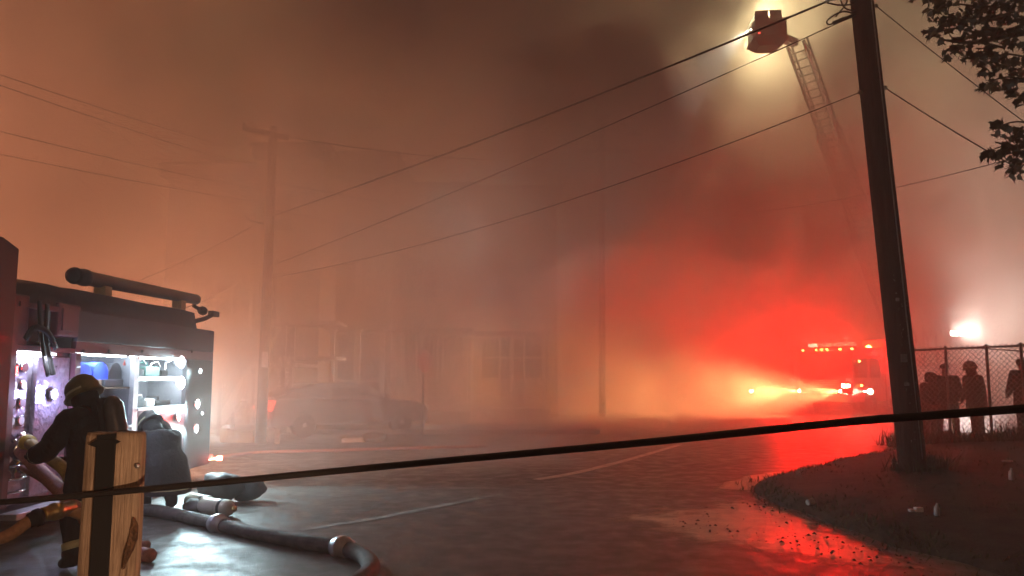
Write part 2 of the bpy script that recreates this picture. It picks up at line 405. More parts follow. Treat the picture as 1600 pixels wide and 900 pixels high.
# lower side panels with a round wheel arch
wy, wr = eq(252, 590)[0], .56; wz = .5
def arch_panel(y0, y1, z0, z1):
    mb = MB(); n = 20; top = z1; vs = []
    P = [V((EX - .003, y0, z0))]
    if y0 < wy - wr: P.append(V((EX - .003, wy - math.sqrt(max(0, wr * wr - (z0 - wz) ** 2)), z0)))
    for i in range(n + 1):
        a = math.pi * (1 - i / n); y = wy + wr * math.cos(a); z = wz + wr * math.sin(a)
        if z > z0 + .01: P.append(V((EX - .003, y, z)))
    P.append(V((EX - .003, wy + math.sqrt(max(0, wr * wr - (z0 - wz) ** 2)), z0)))
    P += [V((EX - .003, y1, z0)), V((EX - .003, y1, z1)), V((EX - .003, y0, z1))]
    # triangulate as strips from the top edge
    low = P[:-2]; m_ = len(low)
    up = [V((EX - .003, p.y, z1)) for p in low]
    vs = low + up + [p - V((th, 0, 0)) for p in low] + [p - V((th, 0, 0)) for p in up]
    fs = []
    for i in range(m_ - 1):
        fs += [(i, i + 1, m_ + i + 1, m_ + i), (2 * m_ + i, 3 * m_ + i, 3 * m_ + i + 1, 2 * m_ + i + 1), (i, 2 * m_ + i, 2 * m_ + i + 1, i + 1)]
    return mb.add(vs, fs)
obj('lower_panel', arch_panel(yC + .052, yD - .002, ZB + .02, zc_bot2 - .03), RED, eng)
b = MB(); b.box((EX - th, yB + .102, ZB + .02), (EX - .003, yC - .062, zc_bot1 - .03)); obj('lower_panel', b, DARKPANEL, eng)
for (y0, y1, z) in ((yB + .1, yC - .06, zc_bot1), (yC + .05, yD, zc_bot2)):
    b = MB(); b.box((EX - DEP, y0 + .003, z - .03), (EX + .012, y1 - .003, z), .006); obj('compartment_sill', b, ALU, eng)
b = MB(); b.lathe((EX - .012, wy, wz), (1, 0, 0), [(0, wr), (.02, wr + .045), (.03, wr + .04), (.03, wr + .005)], 28)
# wheel
wh = MB(); wh.lathe((EX - .36, wy, wz), (1, 0, 0), [(0, .34), (.02, .46), (.06, .5), (.26, .5), (.3, .46), (.315, .32)], 28); wheel = obj('wheel', wh, TIRE, eng, True)
rm_ = MB(); rm_.lathe((EX - .05, wy, wz), (1, 0, 0), [(-.06, .31), (.008, .31), (.012, .27), (-.03, .22), (-.02, .12), (.06, .1), (.07, .06)], 24); obj('rim', rm_, STEEL, wheel, True)
# shelves and what lies on them
z2 = eq(217, 588)[1]
b = MB(); b.box((EX - DEP, yC + .052, z2 - .02), (EX - .05, yD - .003, z2), .004); shelf = obj('shelf', b, ALU, eng)
z3 = eq(150, 606)[1]
b = MB(); b.box((EX - DEP, yB + .103, z3 - .02), (EX - .05, yC - .063, z3), .004); obj('shelf', b, BROWN, eng)
for (a, c) in ((0.06, .012),):
    pass
b = MB(); b.box((EX - DEP + .002, yC - .03, ZB + .08), (EX - th - .002, yC + .02, zc_top - .01)); obj('partition', b, INTERIOR, eng)
b = MB(); b.box((EX - DEP + .002, yB + .02, ZB + .08), (EX - th - .002, yB + .07, ZT - .06)); obj('partition', b, INTERIOR, eng)
b = MB(); b.box((EX - DEP + .002, yD + .01, ZB + .08), (EX - th - .002, yD + .05, zc_top - .01)); obj('partition', b, INTERIOR, eng)
b = MB(); b.box((EX - DEP + .002, yB + .08, zc_top + .02), (EX - th - .002, yD, zc_top + .05)); obj('compartment_ceiling', b, INTERIOR, eng)
# strip lights in the compartments
def strip(y0, y1, z, e, col=(.8, .92, 1), m=None):
    s = MB(); s.box((EX - .16, y0, z - .03), (EX - .1, y1, z - .005), .006); o = obj('strip_light', s, m or L_WHITE, eng)
    light('AREA', (EX - .13, (y0 + y1) / 2, z - .035), col, e, o, aim=(-.25, 0, -1), size=.06, sy=y1 - y0)
    return o
strip(yB + .16, yC - .1, zc_top + .015, 16, (.6, .78, 1))
strip(yC + .1, yD - .05, zc_top + .015, 9, (.6, .85, 1))
strip(yC + .1, yD - .05, z2 - .022, 5, (.6, .85, 1))
# pump panel bay
b = MB(); b.box((EX - .12, yA, .4), (EX - .08, yB - .002, zp_top)); obj('pump_panel', b, mat('diamond_plate', (.42, .4, .48), .38, .7, var=.25, scale=6, bump=.9, bscale=18), eng)
b = MB(); b.box((EX - .078, eq(62, 590)[0], .45), (EX - .03, yB - .05, zp_top - .05), .012); pd = obj('panel_door', b, mat('tread_plate', (.4, .38, .5), .3, .75, var=.3, scale=9, bump=1., bscale=22), eng)
b = MB(); b.box((EX - .12, yA - .02, zp_top), (EX - .01, yB, zp_top + .05)); obj('panel_header', b, RED, eng)
b = MB(); b.box((EX - .1, yA - .1, .4), (EX - .005, yA, ZT - .1)); obj('panel_post', b, RED, eng)
rr = random.Random(11)
for i in range(7):                                             # gauges and valve handles left of the door
    for j in range(2):
        y = yA + .07 + j * .14; z = zp_top - .16 - i * .17
        gm = MB(); gm.lathe((EX - .08, y, z), (1, 0, 0), [(0, .05), (.02, .052), (.025, .044), (.012, .04)], 14)
        o = obj('gauge', gm, CHROME, eng, True)
        fm = MB(); fm.lathe((EX - .062, y, z), (1, 0, 0), [(0, .041), (.008, .04)], 14); obj('gauge_face', fm, WHITE if i % 2 else RED, o)
for i in range(5):
    y = yA + .14; z = 1.0 - i * .12
    hm = MB(); hm.tube([(EX - .08, y - .1, z), (EX - .0, y - .1, z + .01), (EX + .02, y, z + .01), (EX - .0, y + .1, z + .01), (EX - .08, y + .1, z)], .012, 6); obj('pull_handle', hm, CHROME, eng, True)
y, z = eq(82, 616)
lm = MB(); lm.lathe((EX - .03, y, z), (1, 0, 0), [(0, .05), (.04, .06), (.05, .055)], 14); o = obj('panel_lamp', lm, CHROME, eng, True)
lm = MB(); lm.lathe((EX + .021, y, z), (1, 0, 0), [(0, .05), (.008, .03)], 14); o = obj('lens', lm, L_BLUEW, o, True)
light('POINT', (EX + .1, y, z), (.55, .55, 1), 22, o, r=.03)
rl = MB(); rl.box((EX - .07, yA + .05, eq(40, 590)[1] + .02), (EX - .05, yA + .1, eq(40, 572)[1]), .006); o = obj('indicator_light', rl, L_RED, eng)
# second lamp above the panel under the header
s = MB(); s.box((EX - .07, yA + .06, zp_top - .03), (EX - .03, yB - .3, zp_top - .012), .004); o = obj('panel_light_bar', s, L_WHITE, eng)
light('AREA', (EX - .0, yA + .3, zp_top - .04), (.8, .82, 1), 9, o, aim=(-.15, 0, -1), size=.05, sy=.4)
# gear: bags, boxes, tools
def bag(y0, y1, z0, h, m, d=.34):
    mb = MB(); n = 10; x0 = EX - .5; x1 = x0 + d; P = []
    for i in range(n + 1):
        a = math.pi * i / n; P.append((x0 + .01, (y0 + y1) / 2 - (y1 - y0) / 2 * math.cos(a) * (1 if 0 < i < n else 1), z0 + h * (math.sin(a) ** .6)))
    mb.prism(P, (d, 0, 0)); return obj('gear_bag', mb, m, eng)
wB = yC - yB - .16
for k, (m, f0, f1, hh) in enumerate(((BLUE, .16, .42, .17), (BLUE, .44, .72, .2), (DARKPANEL, .74, .98, .2))):
    bag(yB + .1 + wB * f0, yB + .1 + wB * f1, eq(160, 590)[1] - .02 + .0, hh, m)
zb_ = eq(160, 590)[1]
b = MB(); b.box((EX - .52, yB + .12, z3 + .001), (EX - .12, yB + .12 + wB * .55, zb_ - .022), .02); obj('storage_box', b, BROWN, eng)
b = MB(); b.box((EX - .52, yB + .14 + wB * .58, z3 + .001), (EX - .12, yC - .08, zb_ - .022), .02); obj('storage_box', b, DARKPANEL, eng)
for (f0, f1, z, h, m) in ((.05, .3, z2, .1, BLACK), (.32, .62, z2, .13, mat('green_case', (.06, .16, .14), .5)), (.66, .8, z2, .09, BLACK), (.08, .34, zc_bot2, .12, BLACK), (.38, .55, zc_bot2, .1, WHITE), (.58, .9, zc_bot2, .07, BLACK)):
    w = yD - yC - .06; y0 = yC + .06
    mb = MB(); ya, yb = y0 + w * f0, y0 + w * f1
    mb.box((EX - .48, ya, z + .001), (EX - .14, yb, z + h), .02)
    mb.tube([(EX - .3, ya + .04, z + h - .01), (EX - .3, ya + .06, z + h + .05), (EX - .3, yb - .06, z + h + .05), (EX - .3, yb - .04, z + h - .01)], .012, 6)
    obj('tool_case', mb, m, eng)
for (f, h) in ((.2, .2), (.5, .17), (.8, .19)):
    y = yC + .06 + (yD - yC) * f; mb = MB(); mb.tube([(EX - .2, y, z2 + .02), (EX - .24, y + .06, z2 + h), (EX - .2, y + .16, z2 + h + .03), (EX - .18, y + .22, z2 + h - .04)], .013, 7); obj('hand_tool', mb, CHROME, eng, True)
y, z = eq(202, 567); mb = MB(); mb.prism([(EX - .06, y - .035, z - .03), (EX - .06, y + .035, z - .03), (EX - .06, y, z + .035)], (.004, 0, 0)); obj('warning_tag', mb, mat('tag_red', (.6, .05, .04), .5), eng)
# lamps at the ends of the compartments and down the rear panel
def pod(px, py, e, r=.05, m=None, col=(.62, .92, 1), parent=eng, name='scene_lamp', aim=(.8, -1, -.5), cone=120):
    y, z = eq(px, py); lm = MB(); lm.lathe((EX - .0, y, z), (1, 0, 0), [(0, r * .9), (.03, r * 1.25), (.045, r * 1.2), (.047, r)], 16); o = obj(name, lm, CHROME, parent, True)
    ll = MB(); ll.lathe((EX + .043, y, z), (1, 0, 0), [(0, r), (.012, r * .7), (.016, r * .2)], 16); q = obj('lens', ll, m or L_WHITE, o, True)
    if e: light('SPOT', (EX + .075, y, z), col, e, q, r=.04, aim=aim, cone=cone, blend=.5)
    return o
for (px, py, e) in ((284, 566, 80), (284, 598, 70)):
    y, z = eq(px, py); lm = MB(); lm.lathe((EX - .05, y, z), (1, -.15, 0), [(0, .05), (.05, .085), (.06, .07)], 14); o = obj('compartment_lamp', lm, L_WHITE, eng, True)
    light('SPOT', (EX + .04, y, z), (.62, .92, 1), e, o, r=.05, aim=(.8, -1, -.5), cone=150)
pod(304, 631, 300, .07); pod(302, 670, 260, .062); pod(308, 580, 60, .035); pod(311, 646, 0, .02)
pod(274, 652, 0, .05, L_REDHOT, name='side_marker_light'); y, z = eq(274, 652); light('POINT', (EX + .12, y, z), (1, .03, .03), 14, eng, r=.04)
mk = MB(); mk.box((EX - .1, YR, .34), (EX + .0, YR + .16, .42), .02); o = obj('tail_step', mk, ALU, eng)
p = at(343, 716, YR + .3); mk = MB(); mk.box((p.x - .04, p.y - .03, p.z - .035), (p.x + .04, p.y + .03, p.z + .035), .012); mk.bar((p.x - .2, p.y, p.z - .02), p, .03); tl = obj('tail_marker', mk, L_REDHOT, eng)
light('POINT', (p.x + .1, p.y, p.z), (1, .03, .03), 2.5, eng, r=.03)
bar_ = MB(); bar_.box((EX - 1.9, YR + .003, 2.02), (EX - .5, YR + .1, 2.16), .02); ab = obj('added_rear_lamp_bar', bar_, BLACK, eng)  # added lamp bar, hidden by the engine body, to brighten the smoke
for k in range(6):
    x = EX - 1.78 + k * .23; m2 = MB(); m2.box((x - .08, YR + .098, 2.04), (x + .08, YR + .125, 2.14), .015); obj('lens', m2, L_AMBER, ab)
light('SPOT', (EX - 1.7, YR + .3, 1.3), (1, .46, .24), 1000, ab, r=.1, aim=(.15, 1, .12), cone=175, blend=.2)  # added amber and red spots, unseen, aimed at the smoke before the houses
light('SPOT', (EX - 2.1, YR + .3, 1.3), (1, .24, .13), 450, ab, r=.1, aim=(0, 1, .15), cone=175, blend=.2)
# cab (its rear edge closes the picture at the left)
cb = MB()
prof = [(2.6, .5), (3.0, .45), (6.72, .45), (6.72, 2.78), (6.5, 2.85), (3.3, 2.85), (2.9, 2.6), (2.65, 1.6)]
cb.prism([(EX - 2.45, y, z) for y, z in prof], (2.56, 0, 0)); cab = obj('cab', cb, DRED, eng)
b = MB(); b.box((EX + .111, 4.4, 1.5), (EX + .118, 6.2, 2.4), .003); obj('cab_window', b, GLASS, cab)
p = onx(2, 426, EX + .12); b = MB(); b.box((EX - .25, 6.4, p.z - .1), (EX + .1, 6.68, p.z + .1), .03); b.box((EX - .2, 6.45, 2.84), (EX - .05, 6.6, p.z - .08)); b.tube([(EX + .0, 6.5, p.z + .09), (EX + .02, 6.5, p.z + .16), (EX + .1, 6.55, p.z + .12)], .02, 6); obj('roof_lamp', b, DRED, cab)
for (wy_, nm) in ((4.2, 1),):
    wh = MB(); wh.lathe((EX - .25, wy_, .5), (1, 0, 0), [(0, .34), (.02, .46), (.06, .5), (.26, .5), (.3, .46), (.315, .32)], 24); obj('wheel', wh, TIRE, eng, True)
# red crosslay box, hanging strap, hose bed cover, deck tube
b = MB(); ebox(b, 93, 472, 124, 528, -.3, .0, .02); cl = obj('crosslay_box', b, RED, eng)
b = MB(); y0, z0 = eq(98, 478); y1, z1 = eq(120, 522); b.box((EX + .001, y0, z0 - .02), (EX + .014, y1, z1 + .02), .006); obj('box_lid', b, RED, cl)
b = MB(); ebox(b, 27, 458, 46, 540, -.3, -.02, .02); obj('crosslay_panel', b, RED, eng)
b = MB(); ebox(b, 46, 462, 93, 540, -.28, -.08, .03); obj('crosslay_curtain', b, VINYL, eng)
for (pts) in ([(62, 470), (64, 520), (70, 560), (76, 588)], [(74, 475), (73, 530), (80, 570), (84, 586)], [(40, 530), (55, 512), (75, 520), (88, 545)]):
    mb = MB(); P = [onx(px, py, EX + .03 + .02 * i) for i, (px, py) in enumerate(pts)]; P = spline(P, 5)
    mb.tube(P, [(.012, .035)] * len(P), 6); obj('hanging_strap', mb, BLACK, eng, True)
def cover():
    mb = MB(); prof = [(20, 449), (44, 444), (78, 444), (110, 452), (150, 457), (200, 468), (250, 478), (290, 484), (308, 490), (312, 516)]
    pr = [eq(*p) for p in prof]; n = 10; cols = []
    for k, (y, z) in enumerate(pr):
        for i in range(n + 1):
            t = i / n; x = EX - .04 - t * 2.1
            crown = .12 * math.sin(math.pi * t) if k < len(pr) - 1 else 0
            cols.append(V((x, y, z + crown + .015 * noise.noise(V((y * 4, x * 4, 1))))))
    vs = cols; K = n + 1
    fs = [(a * K + i, a * K + i + 1, (a + 1) * K + i + 1, (a + 1) * K + i) for a in range(len(pr) - 1) for i in range(n)]
    o = len(vs); vs2 = [V((EX - .04, y, min(z - .02, ZT + .002 if y > yB else z - .25))) for y, z in pr]
    fs += [(a * K, (a + 1) * K, o + a + 1, o + a) for a in range(len(pr) - 1)]
    return mb.add(vs + vs2, fs)
obj('hose_bed_cover', cover(), VINYL, eng, True)
# deck gun tube on the roof
a = onx(118, 431, EX - .25); c = onx(306, 468, EX - .25)
d = (c - a).normalized(); L = (c - a).length
t = MB(); t.lathe(a, d, [(-.06, .05), (-.05, .085), (.12, .085), (.13, .1), (.2, .1), (.21, .085), (L - .1, .078), (L, .08), (L + .03, .06)], 18); tube_ = obj('deck_tube', t, mat('tube_dark', (.035, .04, .05), .45, var=.3, scale=6), eng, True)
t = MB(); t.lathe(a - d * .05, d, [(0, .09), (.03, .098), (.035, .07)], 18); obj('end_ring', t, BLACK, tube_, True)
for f in (.18, .82):
    p = a.lerp(c, f); b = MB(); b.box((p.x - .07, p.y - .08, ZT + .0), (p.x + .07, p.y + .08, p.z - .06), .01); obj('tube_bracket', b, mat('bracket_yellow', (.5, .42, .2), .5), eng)
e_ = onx(313, 484, EX - .25); b = MB(); b.lathe(e_, (0, 1, -.1), [(0, .05), (.06, .07), (.12, .07), (.14, .04)], 12); b.tube([e_, onx(303, 478, EX - .25), c], .03, 8); obj('valve', b, BLACK, tube_, True)
q1 = onx(300, 503, EX - .2); q2 = onx(320, 498, EX - .2); q3 = onx(334, 491, EX - .2); b = MB(); b.tube([q1, q2, q3], .035, 8); b.box((q3.x - .05, q3.y - .12, q3.z - .04), (q3.x + .05, q3.y + .12, q3.z + .05), .015); obj('nozzle_arm', b, BLACK, eng)
sm = MB(); sm.box((EX - .01, yA - .1, .3), (EX + .16, yB + .05, .36), .01); obj('running_board', sm, ALU, eng)

# hoses plugged into the pump panel
def hose(name, pts, r, m, label, group, k=8, couplings=()):
    P = spline(pts, k); mb = MB(); mb.tube(P, [(r * (1.04 + .09 * noise.noise(V((i * .23, r * 50, 1)))), r * (.96 - .1 * noise.noise(V((i * .23, r * 50, 1))))) for i in range(len(P))], 14); o = thing(name, label, 'hose', (P[len(P) // 2].x, P[len(P) // 2].y, 0), 0, group)
    obj('hose_line', mb, m, o, True)
    for (i, cm, L) in couplings:
        a = P[i]; d = (P[min(i + 1, len(P) - 1)] - P[max(i - 1, 0)]).normalized()
        cmb = MB(); cmb.lathe(a - d * L / 2, d, [(0, r * 1.05), (.01, r * 1.25), (L * .3, r * 1.25), (L * .33, r * 1.5), (L * .6, r * 1.5), (L * .64, r * 1.2), (L, r * 1.2), (L + .005, r)], 16); obj('coupling', cmb, cm, o, True)
    return o
hose('supply_hose', [onx(24, 700, EX - .08), onx(34, 706, EX + .1), at(60, 733, 6.75), at(92, 764, 6.4), at(125, 795, 6.2), at(150, 830, 6.3), gnd(200, 860, .06), gnd(235, 868, .06)], .06, HOSEP, 'thick pink hose slanting down from the pump panel', 'hoses at the pump panel', 8, ((6, CHROME, .12),))
hose('attack_hose', [onx(30, 684, EX - .08), onx(40, 690, EX + .1), at(58, 700, 6.7), at(78, 716, 6.5), at(105, 740, 6.45), at(125, 790, 6.7), gnd(150, 830, .05)], .05, HOSEY, 'yellow hose with chrome coupling on the pump panel above the pink hoses', 'hoses at the pump panel', 8, ((5, CHROME, .12), (10, YEL, .16)))
hose('attack_hose', [onx(32, 726, EX - .08), onx(40, 732, EX + .08), at(62, 744, 6.7), at(95, 766, 6.55), at(118, 800, 6.55), gnd(160, 845, .04), gnd(230, 852, .04)], .04, HOSEP, 'thin pink hose below the thick pink one on the pump panel', 'hoses at the pump panel', 8, ((4, YEL, .1), (6, CHROME, .06)))
hose('attack_hose', [at(-40, 850, 5.6), at(10, 838, 5.6), at(45, 815, 5.65), at(75, 803, 5.75), at(105, 797, 5.9), at(140, 812, 6.1), gnd(190, 850, .05)], .045, mat('hose_tan', (.45, .25, .12), .7, var=.3, scale=30), 'tan hose with brass coupling lying low in front of the engine', 'hoses at the pump panel', 8, ((20, BLACK, .14), (28, BRASS, .26)))
# large hoses over the road
hose('supply_hose', [gnd(150, 806, .065), gnd(228, 797, .065), gnd(310, 812, .065), gnd(390, 831, .065), gnd(470, 846, .065), gnd(535, 856, .065), gnd(572, 872, .065), gnd(577, 893, .065), gnd(545, 915, .065), gnd(480, 930, .065), gnd(380, 940, .065), gnd(250, 950, .065)], .072, HOSEG, 'thick grey hose bending round in a tight loop on the road', 'hoses on the road', 10, ((24, ALU, .22), (50, ALU, .2)))
hose('attack_hose', [gnd(330, 716, .035), gnd(400, 707, .035), gnd(500, 704, .035), gnd(640, 700, .035), gnd(760, 697, .035)], .035, HOSEP, 'pale hose laid across the far side of the crossing', 'hoses on the road', 8)

# air cylinders and gear pile on the road
for (px, py, an, lb) in ((329, 801, .95, 'air cylinder lying on the road, nearer the wooden post'), (362, 808, 1.15, 'air cylinder lying on the road, farther from the wooden post')):
    p = gnd(px, py); r = .095; d = V((math.sin(an) * -1, math.cos(an), 0))
    t_ = thing('air_cylinder', 'pale ' + lb, 'air cylinder', p, 0, 'air cylinders on the road')
    mb = MB(); mb.lathe(p + V((0, 0, r + .004)), d, [(0, .03), (.01, .06), (.035, .085), (.07, r), (.42, r), (.47, .07), (.5, .03)], 18); obj('tank', mb, mat('cylinder_cream', (.55, .5, .4), .4, var=.2), t_, True)
    mb = MB(); mb.lathe(p + V((0, 0, r + .004)) - d * .05, d, [(0, .03), (.03, .03), (.05, .022)], 10); obj('valve', mb, BRASS, t_, True)
    mb = MB(); mb.lathe(p + V((0, 0, r + .004)) + d * .12, d, [(0, r + .003), (.04, r + .003)], 18); obj('band', mb, BLACK, t_)
def lump(name, c, size, m, label, cat, seed, sub=3, group=None):
    bm = bmesh.new(); bmesh.ops.create_icosphere(bm, subdivisions=sub, radius=1)
    mb = MB()
    for v in bm.verts:
        n = 1 + .3 * noise.noise(v.co * 1.6 + V((seed, 0, 0))) + .1 * noise.noise(v.co * 5 + V((0, seed, 0)))
        q = V((v.co.x * size[0] * n, v.co.y * size[1] * n, max(-.8, v.co.z) * size[2] * n)); v.co = q
    bm.verts.index_update(); lo = min(v.co.z for v in bm.verts)
    mb.add([V(c) + v.co - V((0, 0, lo)) for v in bm.verts], [tuple(v.index for v in f.verts) for f in bm.faces]); bm.free()
    o = obj(name, mb, m, None, True); return tag(o, label, cat, group)
lump('gear_bag', gnd(345, 785), (.28, .2, .2), VINYL, 'black gear bag slumped behind the two air cylinders', 'bag', 2)
lump('gear_bag', gnd(388, 783), (.2, .16, .16), VINYL, 'small black bag at the far end of the gear pile on the road', 'bag', 5)
lump('coat_heap', gnd(307, 800), (.16, .14, .08), mat('heap_grey', (.2, .2, .2), .8), 'pale crumpled cloth beside the air cylinders', 'cloth', 8)
p = gnd(318, 775); mb = MB(); mb.tube([p + V((0, 0, .03)), p + V((.18, .1, .26))], .012, 6); mb.box(p + V((.15, .06, .24)), p + V((.24, .14, .3)), .01); mb.box(p - V((.06, .05, 0)), p + V((.06, .05, .06)), .01)
tag(obj('hand_lamp', mb, STEEL, None), 'small metal hand tool leaning on the black gear bag', 'tool')

# ================================================================== PEOPLE
def skin_mesh(name, verts, edges, radii, root=0, sub=2):
    me = bpy.data.meshes.new(name); me.from_pydata([tuple(v) for v in verts], edges, []); me.update()
    o = bpy.data.objects.new(name + '_build', me); C.objects.link(o)
    md = o.modifiers.new('s', 'SKIN'); md.use_smooth_shade = True
    if not me.skin_vertices: 
        bm = bmesh.new(); bm.from_mesh(me); bm.verts.layers.skin.verify(); bm.to_mesh(me); bm.free()
    for i, r in enumerate(radii):
        sv = me.skin_vertices[0].data[i]; sv.radius = r if isinstance(r, tuple) else (r, r); sv.use_root = (i == root)
    s = o.modifiers.new('d', 'SUBSURF'); s.levels = sub; s.render_levels = sub
    dg = bpy.context.evaluated_depsgraph_get(); dg.update()
    out = bpy.data.meshes.new_from_object(o.evaluated_get(dg)); out.name = name
    bpy.data.objects.remove(o); bpy.data.meshes.remove(me)
    return out
def person(label, loc, rz, J, coat=COAT, pants=COAT, group=None, helmet=None, hat=None, pack=False, bands=True, hem=.62, bulk=1.0):
    root = thing('person', label, 'person', loc, rz, group)
    vs, es, rs = [], [], []
    def a(p, r, par=None):
        vs.append(V(p)); rs.append(r); i = len(vs) - 1
        if par is not None: es.append((par, i))
        return i
    pel = a(J['pelvis'], (.15 * bulk, .13 * bulk)); wst = a(V(J['pelvis']).lerp(V(J['chest']), .5), (.15 * bulk, .12 * bulk), pel)
    ch = a(J['chest'], (.18 * bulk, .13 * bulk), wst); nk = a(J['neck'], .06, ch)
    hd = V(J['head']); up = (hd - V(J['neck'])).normalized(); fw = V(J.get('face', (0, 1, 0)))
    h1 = a(hd - up * .02, (.078, .088), nk); h2 = a(hd + up * .09, (.075, .085), h1); 
    nose = a(hd + fw * .105 + up * .0, .014, h1)
    for s in ('l', 'r'):
        sh = a(J['shoulder_' + s], .085 * bulk, ch); el = a(J['elbow_' + s], .062 * bulk, sh); wr = a(J['wrist_' + s], .045 * bulk, el)
        d = (V(J['wrist_' + s]) - V(J['elbow_' + s])).normalized(); sd = d.cross(V((0, 1, .3))).normalized() if abs(d.y) < .9 else V((1, 0, 0)); cu = sd.cross(d).normalized()
        pm = a(V(J['wrist_' + s]) + d * .07, (.042, .024), wr)
        for k in range(4):                       # four fingers, unequal and curled
            b0 = V(J['wrist_' + s]) + d * .1 + sd * (.03 - .02 * k); ln = (.03, .036, .034, .026)[k]
            f1 = a(b0 + d * .02, .011, pm); f2 = a(b0 + d * (.02 + ln) + cu * .012, .0095, f1); a(b0 + d * (.02 + ln * 1.5) + cu * .035, .008, f2)
        t1 = a(V(J['wrist_' + s]) + d * .05 + sd * .05, .012, pm); a(V(J['wrist_' + s]) + d * .09 + sd * .062 + cu * .015, .01, t1)
        hp = a(J['hip_' + s], .12 * bulk, pel); kn = a(J['knee_' + s], .085 * bulk, hp); an = a(J['ankle_' + s], .062 * bulk, kn)
        to = V(J['toe_' + s]); a(V(J['ankle_' + s]) + (V(J['ankle_' + s]) - to).normalized() * .04 - V((0, 0, .04)), .045, an); a(to, (.05, .04), an)
    me = skin_mesh('body', vs, es, rs)
    me.materials.clear(); me.materials.append(pants); me.materials.append(SKIN)
    for p in me.polygons:
        c = p.center
        if (c - hd).length < .14: p.material_index = 1
    bo = bpy.data.objects.new('body', me); C.objects.link(bo); bo.parent = root
    # coat: elliptical loft down the spine
    P = [V(J['neck']) + V((0, 0, .01)), V(J['neck']).lerp(V(J['chest']), .35), V(J['chest']), V(J['chest']).lerp(V(J['pelvis']), .5), V(J['pelvis'])]
    hm = V(J['hem']) if 'hem' in J else V(J['pelvis']) + V((0, 0, hem - 1.0))
    P.append(hm)
    rad = [(.085, .08), (.19, .13), (.235, .165), (.215, .165), (.225, .175), (.25, .2)]
    mb = MB(); PP = spline(P, 8); n = 40; K = len(PP); rings = []
    ax = (V(J['shoulder_r']) - V(J['shoulder_l'])).normalized()
    for i, p in enumerate(PP):
        f = i / (K - 1) * 5; k = min(4, int(f)); t = f - k
        rx = (rad[k][0] * (1 - t) + rad[k + 1][0] * t) * bulk; ry = (rad[k][1] * (1 - t) + rad[k + 1][1] * t) * bulk
        d = (PP[min(i + 1, K - 1)] - PP[max(i - 1, 0)]).normalized(); fy = d.cross(ax).normalized()
        ring = []
        for j in range(n):
            an = 2 * math.pi * j / n; w = 1 + .07 * noise.noise(V((math.cos(an) * 2.5, math.sin(an) * 2.5, i * .18 + loc[0]))) * (i / K + .3) + .045 * noise.noise(V((math.cos(an) * 4.2, math.sin(an) * 4.2, i * .28 + loc[1] * 3))) + .02 * noise.noise(V((math.cos(an) * 9, math.sin(an) * 9, i * .5)))
            ring.append(p + ax * math.cos(an) * rx * w + fy * math.sin(an) * ry * w)
        rings.append(ring)
    mb.add([v for g in rings for v in g], [(i * n + j, i * n + (j + 1) % n, (i + 1) * n + (j + 1) % n, (i + 1) * n + j) for i in range(K - 1) for j in range(n)])
    co = obj('coat', mb, coat, root, True, local=True)
    for s in ('l', 'r'):                          # sleeves
        sh, el, wr = V(J['shoulder_' + s]), V(J['elbow_' + s]), V(J['wrist_' + s])
        inn = sh.lerp(V(J['chest']), .35)
        Q = spline([inn, sh, sh.lerp(el, .5), el, el.lerp(wr, .6), wr], 3)
        m2 = MB(); m2.tube(Q, [(.1 - .035 * i / len(Q)) * bulk * (1 + .06 * math.sin(i * 2.1)) for i in range(len(Q))], 12); obj('sleeve', m2, coat, root, True, local=True)
        if bands:
            m2 = MB(); q = el.lerp(wr, .75); d = (wr - el).normalized(); m2.lathe(q, d, [(-.025, .072 * bulk), (.025, .07 * bulk)], 14); obj('reflective_band', m2, TRIM, root, True, local=True)
    if bands:
        r = rings[-3]; r2 = rings[-2]; c0 = sum(r, V()) / n; m2 = MB(); vs2 = [c0 + (v - c0) * 1.02 for v in r]; c1 = sum(r2, V()) / n; vs2 += [c1 + (v - c1) * 1.02 for v in (c.lerp(e, .25) for c, e in zip(r, r2))]
        m2.add([c0 + (v - c0) * 1.02 for v in r] + [v.lerp(w, .45) * 1.0 for v, w in zip([c0 + (v - c0) * 1.02 for v in r], [c1 + (v - c1) * 1.02 for v in r2])], [(j, (j + 1) % n, n + (j + 1) % n, n + j) for j in range(n)])
        obj('reflective_band', m2, TRIM, co, True, local=True)
        for s in ('l', 'r'):
            q = V(J['knee_' + s]).lerp(V(J['ankle_' + s]), .7); d = (V(J['ankle_' + s]) - V(J['knee_' + s])).normalized(); m2 = MB(); m2.lathe(q, d, [(-.03, .085 * bulk), (.03, .082 * bulk)], 14); obj('reflective_band', m2, TRIM, root, True, local=True)
    rt = up.cross(fw).normalized()
    def hl(prof, m, nm, par=root, fx=1.15, tilt=0):   # headgear from a lathe profile, stretched along the face direction
        m2 = MB(); m2.lathe((0, 0, 0), (0, 0, 1), prof, 22); f2 = (fw - up * fw.dot(up)).normalized(); r2 = up.cross(f2)
        M_ = Matrix((r2, f2, up)).transposed()
        m2.v = [hd + up * .03 + M_ @ V((v.x, v.y * fx, v.z)) for v in m2.v]
        return obj(nm, m2, m, par, True, local=True)
    if helmet:
        hl([(-.17, .11), (-.1, .108), (-.04, .107), (.02, .104), (.04, .09)], coat, 'hood', fx=1.08)
        h = hl([(.0, .1), (-.005, .142), (.012, .146), (.035, .126), (.09, .122), (.14, .104), (.18, .066), (.195, .01)], helmet, 'helmet', fx=1.25)
        hl([(.175, .03), (.2, .02), (.204, .004)], BLACK, 'crest', h)
        hl([(.035, .13), (.055, .1285)], TRIM, 'helmet_band', h)
